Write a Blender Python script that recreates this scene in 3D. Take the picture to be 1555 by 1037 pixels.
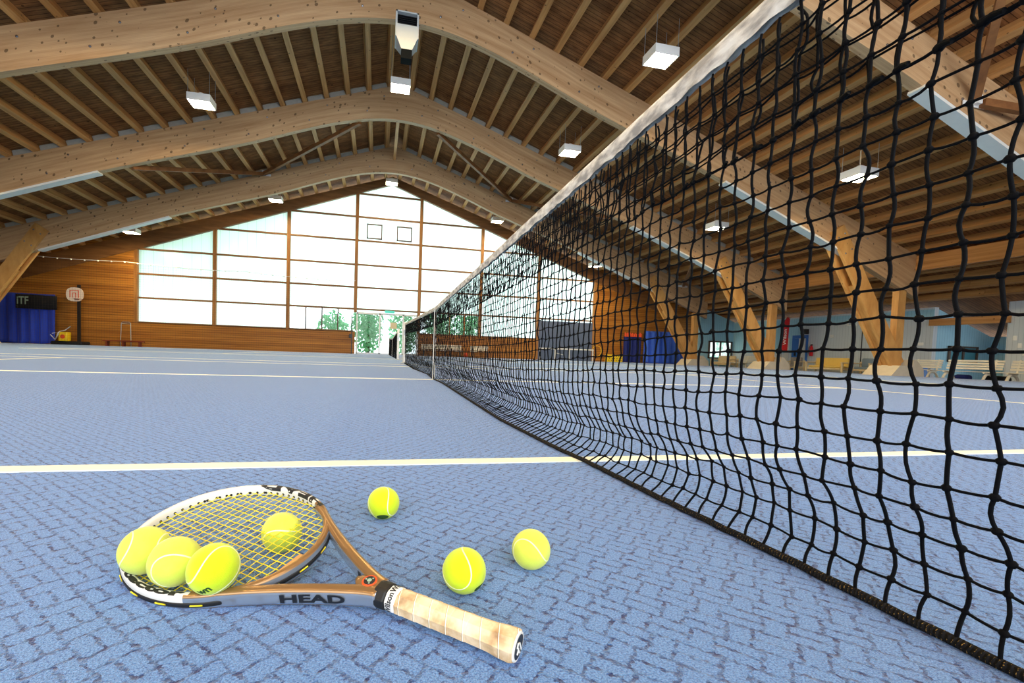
import bpy, math, random
import numpy as np
from mathutils import Vector, Matrix, Euler

# ---------------------------------------------------------------- scene start
for o in list(bpy.data.objects):
    bpy.data.objects.remove(o, do_unlink=True)
SC = bpy.context.scene
COL = SC.collection
random.seed(7)
RNG = np.random.default_rng(7)

# ---------------------------------------------------------------- camera
IW, IH = 1555.0, 1037.0
F_PX, YAW, PITCH, ROLL = 672.107, 0.20818, -0.042212, 0.034354
CAM = np.array([-0.69035, -5.52508, 0.35910])
PSX, PSY = -62.352, 44.844            # principal point offset (shifted lens)
_f = np.array([math.sin(YAW)*math.cos(PITCH), math.cos(YAW)*math.cos(PITCH), math.sin(PITCH)])
_r = np.array([math.cos(YAW), -math.sin(YAW), 0.0])
_u = np.cross(_r, _f)
CR = _r*math.cos(ROLL) + _u*math.sin(ROLL)
CU = -_r*math.sin(ROLL) + _u*math.cos(ROLL)
cd = bpy.data.cameras.new('camera')
cam = bpy.data.objects.new('camera', cd)
COL.objects.link(cam)
m = Matrix(((CR[0], CU[0], -_f[0], CAM[0]), (CR[1], CU[1], -_f[1], CAM[1]), (CR[2], CU[2], -_f[2], CAM[2]), (0, 0, 0, 1)))
cam.matrix_world = m
cd.sensor_width = 36.0
cd.sensor_fit = 'HORIZONTAL'
cd.lens = F_PX*36.0/IW
cd.shift_x = -PSX/IW
cd.shift_y = PSY/IW
cd.clip_start = 0.02
cd.clip_end = 300
SC.camera = cam

# ---------------------------------------------------------------- world, exposure
SC.view_settings.view_transform = 'Standard'
SC.view_settings.look = 'None'
SC.view_settings.exposure = 0.0
SC.view_settings.gamma = 1.0
SC.view_settings.use_curve_mapping = False
w = bpy.data.worlds.new('sky')
SC.world = w
w.use_nodes = True
wn = w.node_tree.nodes
wn['Background'].inputs[0].default_value = (0.86, 0.95, 1.0, 1)
wn['Background'].inputs[1].default_value = 4.4
LAMP_L = 270.0                       # radiance of the lamp lenses
BACK_WINDOW_L = 7.0                  # daylight in the window wall behind the camera
SC.cycles.max_bounces = 8
SC.cycles.diffuse_bounces = 5
SC.cycles.glossy_bounces = 3
SC.cycles.transmission_bounces = 6
SC.cycles.transparent_max_bounces = 12
SC.cycles.sample_clamp_indirect = 6.0
SC.cycles.use_denoising = True
SC.cycles.caustics_reflective = False
SC.cycles.caustics_refractive = False

# ---------------------------------------------------------------- dimensions
ARCH_Y = [2.65, 8.60, 14.55, 20.50]      # near faces of the arches
ARCH_T = 0.24
WALL_Y = 25.2
BACK_Y = -14.0
APEX, SLOPE = 11.9, 0.337
PUR_H = 0.30
XW = 25.5                                # outer side walls
def roof_under(x): return APEX - SLOPE*abs(x)            # top of arches / underside of purlins
_ux = [0, 1, 2, 3, 4, 5, 6, 8, 10, 11.5, 17, 20.9]
_uz = [10.42, 10.35, 10.13, 9.83, 9.47, 9.08, 8.68, 8.02, 7.38, 6.86, 4.78, 3.17]
def arch_under(x): return float(np.interp(abs(x), _ux, _uz))
def net_h(y): return 0.914 + 0.156*abs(y)/6.4

def in_view(P, margin=200):
    d = np.asarray(P, float) - CAM
    z = d @ _f
    if z < 0.05: return False
    x = IW/2 + PSX + F_PX*(d @ CR)/z
    y = IH/2 + PSY - F_PX*(d @ CU)/z
    return -margin < x < IW+margin and -margin < y < IH+margin

# ---------------------------------------------------------------- node helpers
class NT:
    def __init__(s, name):
        s.m = bpy.data.materials.new(name); s.m.use_nodes = True
        s.t = s.m.node_tree; s.n = s.t.nodes; s.n.clear()
        s.out = s.n.new('ShaderNodeOutputMaterial')
    def node(s, typ, **kw):
        nd = s.n.new(typ)
        for k, v in kw.items(): setattr(nd, k, v)
        return nd
    def link(s, a, b): s.t.links.new(a, b)
    def val(s, sock, v):
        if hasattr(v, 'is_linked') or isinstance(v, bpy.types.NodeSocket): s.link(v, sock)
        else: sock.default_value = v
    def math(s, op, a, b=None, c=None, clamp=False):
        nd = s.node('ShaderNodeMath', operation=op, use_clamp=clamp)
        s.val(nd.inputs[0], a)
        if b is not None: s.val(nd.inputs[1], b)
        if c is not None: s.val(nd.inputs[2], c)
        return nd.outputs[0]
    def mix(s, f, a, b, blend='MIX'):
        nd = s.node('ShaderNodeMix', data_type='RGBA', blend_type=blend)
        s.val(nd.inputs[0], f); s.val(nd.inputs[6], rgba(a)); s.val(nd.inputs[7], rgba(b))
        return nd.outputs[2]
    def noise(s, vec, scale, detail=3, rough=0.55):
        nd = s.node('ShaderNodeTexNoise'); s.val(nd.inputs['Vector'], vec)
        nd.inputs['Scale'].default_value = scale; nd.inputs['Detail'].default_value = detail
        nd.inputs['Roughness'].default_value = rough
        return nd.outputs['Fac']
    def ramp(s, f, stops):
        nd = s.node('ShaderNodeValToRGB'); s.val(nd.inputs[0], f)
        els = nd.color_ramp.elements
        while len(els) < len(stops): els.new(0.5)
        for e, (p, c) in zip(els, stops): e.position = p; e.color = rgba(c)
        return nd.outputs[0]
    def mapping(s, vec, scale=(1, 1, 1), rot=(0, 0, 0), loc=(0, 0, 0)):
        nd = s.node('ShaderNodeMapping'); s.val(nd.inputs['Vector'], vec)
        nd.inputs['Scale'].default_value = scale; nd.inputs['Rotation'].default_value = rot
        nd.inputs['Location'].default_value = loc
        return nd.outputs[0]
    def coord(s, which='Object'): return s.node('ShaderNodeTexCoord').outputs[which]
    def sep(s, v):
        nd = s.node('ShaderNodeSeparateXYZ'); s.link(v, nd.inputs[0]); return nd.outputs
    def comb(s, x, y, z):
        nd = s.node('ShaderNodeCombineXYZ'); s.val(nd.inputs[0], x); s.val(nd.inputs[1], y); s.val(nd.inputs[2], z); return nd.outputs[0]
    def bump(s, h, strength=0.3, dist=0.01):
        nd = s.node('ShaderNodeBump'); s.link(h, nd.inputs['Height'])
        nd.inputs['Strength'].default_value = strength; nd.inputs['Distance'].default_value = dist
        return nd.outputs[0]
    def bsdf(s, color, rough=0.5, metal=0.0, spec=0.5, normal=None, sheen=0.0, emit=None, emit_s=0.0):
        b = s.node('ShaderNodeBsdfPrincipled')
        s.val(b.inputs['Base Color'], rgba(color)); s.val(b.inputs['Roughness'], rough)
        b.inputs['Metallic'].default_value = metal
        b.inputs['Specular IOR Level'].default_value = spec
        b.inputs['Sheen Weight'].default_value = sheen
        b.inputs['Sheen Roughness'].default_value = 0.5
        if normal is not None: s.link(normal, b.inputs['Normal'])
        if emit is not None:
            b.inputs['Emission Color'].default_value = rgba(emit); b.inputs['Emission Strength'].default_value = emit_s
        s.link(b.outputs[0], s.out.inputs[0])
        return b
def rgba(c):
    if isinstance(c, (tuple, list)):
        return (c[0], c[1], c[2], 1.0)
    return c
def srgb(r, g, b):
    f = lambda v: (v/255/12.92) if v/255 <= 0.04045 else ((v/255+0.055)/1.055)**2.4
    return (f(r), f(g), f(b))

def plain(name, c, rough=0.5, metal=0.0, spec=0.5, var=0.06, scale=6.0, bump=0.0, sheen=0.0):
    t = NT(name)
    n = t.noise(t.coord(), scale, 4)
    a = tuple(x*(1-var) for x in c); b = tuple(min(1, x*(1+var)) for x in c)
    col = t.mix(n, a, b)
    nr = t.bump(t.noise(t.coord(), scale*12, 2), bump, 0.002) if bump else None
    t.bsdf(col, rough, metal, spec, nr, sheen)
    return t.m

def wood(name, light, dark, coord='Object', grain=(0.35, 14, 14), knots=0.0, lam=0.0, boards=None, rough=0.5, spec=0.3, knot_scale=2.2):
    """grain: texture scale per axis (small along the fibres).  lam: lamination pitch in v.  boards: (axis, pitch)."""
    t = NT(name)
    co = t.coord(coord)
    oi = t.node('ShaderNodeObjectInfo')
    off = t.node('ShaderNodeVectorMath', operation='ADD'); t.link(co, off.inputs[0])
    t.link(t.comb(t.math('MULTIPLY', oi.outputs['Random'], 37.0), t.math('MULTIPLY', oi.outputs['Random'], 91.0), 0.0), off.inputs[1])
    co2 = off.outputs[0]
    sx = t.sep(co)
    g = t.mapping(co2, grain)
    n1 = t.noise(g, 1.0, 5, 0.6)
    n2 = t.noise(t.mapping(co2, tuple(x*0.25 for x in grain)), 1.0, 2)
    f = t.math('ADD', t.math('MULTIPLY', n1, 0.65), t.math('MULTIPLY', n2, 0.35))
    mid = tuple((a+b)/2 for a, b in zip(light, dark))
    col = t.ramp(f, [(0.32, dark), (0.5, mid), (0.68, light)])
    if boards:
        ax, pitch = boards
        k = t.math('DIVIDE', sx[ax], pitch)
        wn_ = t.node('ShaderNodeTexWhiteNoise', noise_dimensions='1D'); t.link(t.math('FLOOR', k), wn_.inputs['W'])
        col = t.mix(t.math('MULTIPLY', wn_.outputs['Value'], 0.45), col, tuple(x*0.55 for x in dark))
        fr = t.math('FRACT', k)
        seam = t.math('LESS_THAN', t.math('ABSOLUTE', t.math('SUBTRACT', fr, 0.5)), 0.06 if pitch < 0.16 else 0.04)
        col = t.mix(t.math('MULTIPLY', seam, 0.8), col, tuple(x*0.18 for x in dark))
    if lam:
        fr = t.math('FRACT', t.math('DIVIDE', sx[1], lam))
        seam = t.math('LESS_THAN', fr, 0.07)
        col = t.mix(t.math('MULTIPLY', seam, 0.28), col, tuple(x*0.5 for x in dark))
    if knots:
        v = t.node('ShaderNodeTexVoronoi', feature='F1'); v.inputs['Scale'].default_value = knot_scale
        wob = t.node('ShaderNodeVectorMath', operation='ADD')
        t.link(co2, wob.inputs[0]); t.link(t.comb(t.math('MULTIPLY', n2, 0.1), t.math('MULTIPLY', n1, 0.05), 0.0), wob.inputs[1])
        t.link(wob.outputs[0], v.inputs['Vector'])
        pick = t.sep(v.outputs['Color'])[0]
        rad = t.math('MULTIPLY', pick, 0.10*knots)
        kk = t.math('LESS_THAN', v.outputs['Distance'], rad)
        col = t.mix(t.math('MULTIPLY', kk, 0.75), col, tuple(x*0.22 for x in dark))
    t.bsdf(col, rough, 0, spec)
    return t.m

M = {}
M['glulam'] = wood('glulam_spruce', srgb(208, 172, 130), srgb(166, 126, 86), 'UV', (0.5, 9, 9), knots=2.6, lam=0.042, knot_scale=5.0)
M['purlin'] = wood('purlin_spruce', srgb(218, 164, 102), srgb(168, 114, 62), 'Object', (10, 0.5, 10), knots=1.5, knot_scale=4.5)
M['timber'] = wood('frame_timber', srgb(176, 124, 66), srgb(128, 84, 42), 'Object', (6, 6, 0.8), knots=0.5, knot_scale=3)
M['timberx'] = wood('transom_timber', srgb(150, 106, 64), srgb(104, 70, 42), 'Object', (0.8, 6, 6), knots=0.4, knot_scale=3)
M['strut'] = wood('strut_glulam', srgb(216, 165, 98), srgb(176, 122, 62), 'Object', (3, 9, 1.2), knots=0.8, knot_scale=2.6)
M['brace'] = wood('brace_timber', srgb(150, 100, 58), srgb(104, 64, 36), 'Object', (3, 3, 3))
M['deck'] = wood('roof_boards', srgb(172, 116, 70), srgb(114, 72, 42), 'Object', (0.4, 8, 8), knots=0.9, boards=(1, 0.13), knot_scale=2.0, rough=0.7, spec=0.1)
M['cladding'] = wood('wall_boards', srgb(204, 140, 58), srgb(146, 88, 28), 'Object', (0.35, 9, 9), knots=0.8, boards=(2, 0.14), knot_scale=2.4)
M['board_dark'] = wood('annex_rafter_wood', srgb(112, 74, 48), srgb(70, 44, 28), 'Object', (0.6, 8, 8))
M['benchwood'] = wood('bench_wood', srgb(150, 70, 40), srgb(110, 44, 26), 'Object', (0.6, 10, 10))
M['white_metal'] = plain('white_painted_metal', srgb(226, 226, 224), 0.35, var=0.03)
M['grey_metal'] = plain('grey_galvanised_metal', srgb(168, 172, 176), 0.35, metal=0.6)
M['steel'] = plain('bright_steel', srgb(196, 198, 202), 0.25, metal=0.9)
M['strip'] = plain('pale_grey_coated_strip', srgb(224, 222, 216), 0.5)
M['dark_metal'] = plain('black_metal', srgb(24, 25, 28), 0.4)
M['opening_shade'] = plain('painted_opening_shade', srgb(8, 12, 15), 0.8, spec=0.1)  # near-black colour stands in for the shade inside the heater openings
M['heater_metal'] = plain('pale_grey_heater_metal', srgb(186, 190, 190), 0.45, var=0.03)
M['concrete'] = plain('footing_concrete', srgb(196, 186, 168), 0.85, var=0.12, scale=5, bump=0.2)
M['pale_block'] = plain('pale_grey_block', srgb(170, 166, 156), 0.9, var=0.15, scale=9, bump=0.3)  # pale grey blocks on top of the arches
M['line'] = plain('cream_court_line', srgb(250, 246, 220), 0.8, var=0.04, scale=60)
M['annex_floor'] = plain('grey_annex_floor', srgb(104, 98, 100), 0.6)
M['blue_wall'] = None
M['curtain'] = plain('royal_blue_curtain', srgb(24, 62, 190), 0.8, var=0.15, scale=3, sheen=0.2)
M['curtain_r'] = plain('mid_blue_curtain', srgb(52, 100, 216), 0.8, var=0.12, scale=3, sheen=0.2)
M['navy'] = plain('navy_curtain', srgb(16, 34, 112), 0.8, var=0.12)
M['black_cloth'] = plain('black_banner_cloth', srgb(14, 18, 24), 0.9)
M['orange'] = plain('orange_fabric', srgb(232, 84, 34), 0.7)
M['red'] = plain('red_fabric', srgb(212, 28, 40), 0.7)
M['panel'] = plain('slate_blue_panel', srgb(84, 98, 128), 0.6, var=0.05, scale=1.5)
M['white_plastic'] = plain('cream_white_plastic', srgb(236, 232, 218), 0.4, var=0.03)
M['cream_wood'] = plain('cream_wood', srgb(226, 206, 164), 0.5, var=0.06)
M['yellow_cushion'] = plain('yellow_cushion', srgb(240, 204, 104), 0.8, var=0.06, sheen=0.2)
M['grey_cushion'] = plain('grey_cushion', srgb(150, 146, 140), 0.8)
M['bluegrey_cloth'] = plain('blue_grey_cloth', srgb(130, 150, 170), 0.8)
M['blue_paint'] = plain('blue_door_paint', srgb(40, 110, 196), 0.4)
M['pale_door'] = plain('pale_grey_door_leaf', srgb(206, 212, 212), 0.5)
M['brown_frame'] = plain('brown_window_frame', srgb(86, 70, 60), 0.5)
M['yellow_plastic'] = plain('yellow_plastic', srgb(244, 206, 30), 0.5)
M['backboard'] = plain('off_white_backboard', srgb(238, 222, 206), 0.5, var=0.02)
M['green_sign'] = None
M['black_rubber'] = plain('black_rubber', srgb(20, 20, 22), 0.6)
M['white'] = plain('white_print', srgb(244, 244, 240), 0.5, var=0.01)
M['ink'] = plain('black_print', srgb(22, 24, 30), 0.5, var=0.02)
M['grey_print'] = plain('grey_green_print', srgb(150, 176, 160), 0.7, var=0.02)
M['net_cord'] = plain('black_net_cord', srgb(4, 5, 9), 0.75, spec=0.12, var=0.25, scale=300, bump=0.5)
M['rope'] = None
M['backstop_cord'] = plain('pale_brown_net_cord', srgb(70, 52, 40), 0.8)
M['bark'] = plain('tree_bark', srgb(84, 70, 56), 0.9)
M['ground'] = plain('outdoor_pale_terrace', srgb(206, 214, 200), 0.9, var=0.3, scale=2)
M['soffit'] = plain('eave_soffit', srgb(120, 150, 120), 0.8)

def _blue_wall():
    t = NT('light_blue_vertical_boards')
    co = t.coord(); s = t.sep(co)
    k = t.math('FRACT', t.math('DIVIDE', t.math('ADD', s[0], s[1]), 0.16))
    seam = t.math('LESS_THAN', k, 0.1)
    n = t.noise(co, 1.2, 3)
    c = t.mix(n, srgb(150, 204, 230), srgb(172, 218, 236))
    c = t.mix(t.math('MULTIPLY', seam, 0.35), c, srgb(70, 110, 140))
    t.bsdf(c, 0.6, 0, 0.3); return t.m
M['blue_wall'] = _blue_wall()
def _grey_wall():
    t = NT('pale_grey_vertical_boards')
    co = t.coord(); s = t.sep(co)
    k = t.math('FRACT', t.math('DIVIDE', t.math('ADD', s[0], s[1]), 0.16))
    seam = t.math('LESS_THAN', k, 0.1)
    c = t.mix(t.math('MULTIPLY', seam, 0.35), srgb(206, 216, 224), srgb(130, 144, 160))
    t.bsdf(c, 0.6, 0, 0.3); return t.m
M['grey_wall'] = _grey_wall()

def _carpet():
    t = NT('blue_woven_carpet')
    co = t.coord()
    wob = t.node('ShaderNodeTexNoise'); t.link(co, wob.inputs['Vector']); wob.inputs['Scale'].default_value = 120; wob.inputs['Detail'].default_value = 2
    add = t.node('ShaderNodeVectorMath', operation='SUBTRACT'); t.link(wob.outputs['Color'], add.inputs[0]); add.inputs[1].default_value = (0.5, 0.5, 0.5)
    sc = t.node('ShaderNodeVectorMath', operation='SCALE'); t.link(add.outputs[0], sc.inputs[0]); sc.inputs['Scale'].default_value = 0.014
    ad2 = t.node('ShaderNodeVectorMath', operation='ADD'); t.link(co, ad2.inputs[0]); t.link(sc.outputs[0], ad2.inputs[1])
    rot = t.mapping(ad2.outputs[0], rot=(0, 0, math.radians(45)))
    s = t.sep(rot)
    rowh, per = 0.044, 0.080
    v = t.math('DIVIDE', s[1], rowh)
    row = t.math('FLOOR', v); fv = t.math('FRACT', v)
    odd = t.math('MODULO', t.math('ABSOLUTE', row), 2.0)
    u = t.math('ADD', t.math('DIVIDE', s[0], per), t.math('MULTIPLY', odd, 0.5))
    fu = t.math('FRACT', u)
    isA = t.math('LESS_THAN', fu, 0.36)
    wl = 0.0024
    def near(x, at, wid): return t.math('LESS_THAN', t.math('ABSOLUTE', t.math('SUBTRACT', x, at)), wid)
    e1 = near(fu, 0.0, 1.2*wl/per); e2 = near(fu, 0.36, wl/per); e3 = near(fu, 1.0, 1.2*wl/per)
    h1 = near(fv, 0.0, wl/rowh); h2 = near(fv, 1.0, wl/rowh)
    hb = t.math('MULTIPLY', near(fv, 0.5, wl/rowh), t.math('SUBTRACT', 1.0, isA))
    ln = t.math('MAXIMUM', t.math('MAXIMUM', e1, e2), t.math('MAXIMUM', e3, t.math('MAXIMUM', h1, t.math('MAXIMUM', h2, hb))))
    brk = t.noise(co, 90, 2)
    ln = t.math('MULTIPLY', ln, t.math('MULTIPLY', t.math('SUBTRACT', brk, 0.33), 3.0, clamp=True), clamp=True)
    fib = t.noise(co, 900, 2, 0.7)
    big = t.noise(co, 1.3, 4)
    fleck = t.noise(co, 380, 2, 0.6)
    fl2 = t.math('MULTIPLY', t.math('SUBTRACT', fleck, 0.34), 3.1, clamp=True)
    base = t.mix(fl2, srgb(14, 84, 170), srgb(118, 176, 238))
    fb2 = t.math('MULTIPLY', t.math('SUBTRACT', fib, 0.48), 5.0, clamp=True)
    base = t.mix(t.math('MULTIPLY', fb2, 0.45), base, srgb(196, 218, 246))
    base = t.mix(t.math('MULTIPLY', big, 0.25), base, srgb(92, 130, 190))
    col = t.mix(t.math('MULTIPLY', ln, 0.95), base, srgb(4, 26, 86))
    hgt = t.math('ADD', t.math('MULTIPLY', fib, 0.35), t.math('MULTIPLY', t.math('SUBTRACT', 1.0, ln), 0.6))
    hgt = t.math('ADD', hgt, t.math('MULTIPLY', fleck, 0.4))
    bs = t.bsdf(col, 0.8, 0, 0.10, t.bump(hgt, 1.0, 0.005), sheen=0.40)
    bs.inputs['Sheen Tint'].default_value = (0.95, 0.86, 1.0, 1); bs.inputs['Sheen Roughness'].default_value = 0.28
    return t.m
M['carpet'] = _carpet()

def _poly():
    t = NT('translucent_ribbed_panel')
    co = t.coord(); s = t.sep(co)
    k = t.math('FRACT', t.math('DIVIDE', s[0], 0.53))
    seam = t.math('LESS_THAN', k, 0.035)
    fine = t.math('MULTIPLY', t.math('LESS_THAN', t.math('FRACT', t.math('DIVIDE', s[0], 0.088)), 0.12), 0.12)
    c = t.mix(t.math('ADD', t.math('MULTIPLY', seam, 0.55), fine, clamp=True), (0.74, 0.90, 0.85), (0.25, 0.42, 0.42))
    tr = t.node('ShaderNodeBsdfTranslucent'); t.link(c, tr.inputs[0])
    gl = t.node('ShaderNodeBsdfGlossy'); gl.inputs['Roughness'].default_value = 0.25
    mx = t.node('ShaderNodeMixShader'); mx.inputs[0].default_value = 0.05
    t.link(tr.outputs[0], mx.inputs[1]); t.link(gl.outputs[0], mx.inputs[2]); t.link(mx.outputs[0], t.out.inputs[0])
    return t.m
M['poly'] = _poly()
def _glass():
    t = NT('clear_window_glass')
    tr = t.node('ShaderNodeBsdfTransparent'); tr.inputs[0].default_value = (0.9, 0.96, 0.96, 1)
    gl = t.node('ShaderNodeBsdfGlossy'); gl.inputs['Roughness'].default_value = 0.02
    fr = t.node('ShaderNodeFresnel'); fr.inputs[0].default_value = 1.3
    mx = t.node('ShaderNodeMixShader'); t.link(fr.outputs[0], mx.inputs[0])
    t.link(tr.outputs[0], mx.inputs[1]); t.link(gl.outputs[0], mx.inputs[2]); t.link(mx.outputs[0], t.out.inputs[0])
    return t.m
M['glass'] = _glass()
def emitter(name, c, s):
    t = NT(name); e = t.node('ShaderNodeEmission'); e.inputs[0].default_value = rgba(c); e.inputs[1].default_value = s
    t.link(e.outputs[0], t.out.inputs[0]); return t.m
M['lens'] = emitter('lamp_lens_glow', (1.0, 0.73, 0.34), LAMP_L)
M['back_window'] = emitter('daylit_back_window', (0.93, 0.97, 1.0), BACK_WINDOW_L)
M['green_sign'] = emitter('lit_green_exit_sign', (0.15, 0.75, 0.55), 1.0)
def _leaf():
    t = NT('tree_leaves')
    oi = t.noise(t.coord(), 2.5, 3)
    c = t.mix(oi, srgb(76, 160, 120), srgb(176, 226, 178))
    d = t.node('ShaderNodeBsdfDiffuse'); t.link(c, d.inputs[0])
    tr = t.node('ShaderNodeBsdfTranslucent'); t.link(c, tr.inputs[0])
    mx = t.node('ShaderNodeMixShader'); mx.inputs[0].default_value = 0.4
    t.link(d.outputs[0], mx.inputs[1]); t.link(tr.outputs[0], mx.inputs[2]); t.link(mx.outputs[0], t.out.inputs[0])
    return t.m
M['leaf'] = _leaf()
def _rope():
    t = NT('black_gold_twisted_rope')
    co = t.coord(); s = t.sep(co)
    wv = t.node('ShaderNodeTexWave'); wv.inputs['Scale'].default_value = 60; wv.inputs['Distortion'].default_value = 4
    t.link(t.comb(s[1], t.math('ADD', s[0], s[2]), 0.0), wv.inputs['Vector'])
    n = t.noise(co, 420, 2)
    f = t.math('GREATER_THAN', t.math('MULTIPLY', n, wv.outputs['Fac']), 0.57)
    c = t.mix(f, srgb(18, 16, 16), srgb(150, 118, 60))
    t.bsdf(c, 0.8, 0, 0.2, t.bump(wv.outputs['Fac'], 0.8, 0.004)); return t.m
M['rope'] = _rope()
def _tape():
    t = NT('white_canvas_tape')
    co = t.coord()
    n = t.noise(t.mapping(co, (8, 8, 20)), 1.6, 4)
    c = t.ramp(n, [(0.38, srgb(170, 165, 158)), (0.52, srgb(222, 216, 205)), (0.62, srgb(246, 242, 232))])
    weave = t.noise(co, 500, 1)
    wr = t.noise(t.mapping(co, (30, 24, 50)), 1.0, 3)
    h = t.math('ADD', t.math('MULTIPLY', weave, 0.15), wr)
    t.bsdf(c, 0.8, 0, 0.2, t.bump(h, 0.5, 0.006)); return t.m
M['tape'] = _tape()
def _felt(name, c1, c2):
    t = NT(name)
    co = t.coord()
    n = t.noise(co, 900, 2, 0.7); n2 = t.noise(co, 60, 3)
    c = t.mix(n2, c1, c2)
    c = t.mix(t.math('MULTIPLY', n, 0.35), c, tuple(x*0.75 for x in c1))
    h = t.math('ADD', n, t.math('MULTIPLY', n2, 0.6))
    t.bsdf(c, 0.9, 0, 0.15, t.bump(h, 0.45, 0.0015), sheen=0.3); return t.m
M['felt'] = _felt('bright_tennis_felt', srgb(196, 226, 20), srgb(222, 244, 40))
M['felt_pale'] = _felt('faded_tennis_felt', srgb(206, 222, 70), srgb(228, 238, 100))
M['seam'] = plain('pale_ball_seam', srgb(240, 246, 190), 0.7, var=0.03)
M['felt_dark'] = plain('dark_green_marking', srgb(40, 78, 20), 0.9)  # dark green of the ball lettering and the oval patches
M['string'] = plain('yellow_racket_string', srgb(238, 220, 40), 0.3, var=0.03)
M['rim_white'] = plain('white_racket_lacquer', srgb(222, 220, 214), 0.25, var=0.03, scale=40)
M['rim_gold'] = plain('bronze_gold_racket_lacquer', srgb(152, 118, 80), 0.3, metal=0.5, var=0.05, scale=30)
M['rim_silver'] = plain('silver_racket_lacquer', srgb(176, 184, 196), 0.22, metal=0.7, var=0.04, scale=30)
def _grip():
    t = NT('worn_beige_grip_tape')
    co = t.coord(); s = t.sep(co)
    n = t.noise(co, 26, 4); n3 = t.noise(co, 900, 2)
    c = t.ramp(n, [(0.30, srgb(146, 112, 80)), (0.45, srgb(208, 178, 138)), (0.56, srgb(230, 208, 174)), (0.7, srgb(240, 224, 196))])
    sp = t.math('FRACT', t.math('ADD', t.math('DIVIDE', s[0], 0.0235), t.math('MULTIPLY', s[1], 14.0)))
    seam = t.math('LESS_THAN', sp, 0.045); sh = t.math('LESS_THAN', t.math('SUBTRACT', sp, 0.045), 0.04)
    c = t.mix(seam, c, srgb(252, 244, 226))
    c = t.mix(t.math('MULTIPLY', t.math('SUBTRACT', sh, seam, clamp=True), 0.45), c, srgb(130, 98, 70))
    h = t.math('ADD', t.math('MULTIPLY', n3, 0.3), sp)
    t.bsdf(c, 0.75, 0, 0.2, t.bump(h, 0.4, 0.0012)); return t.m
M['grip'] = _grip()

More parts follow.
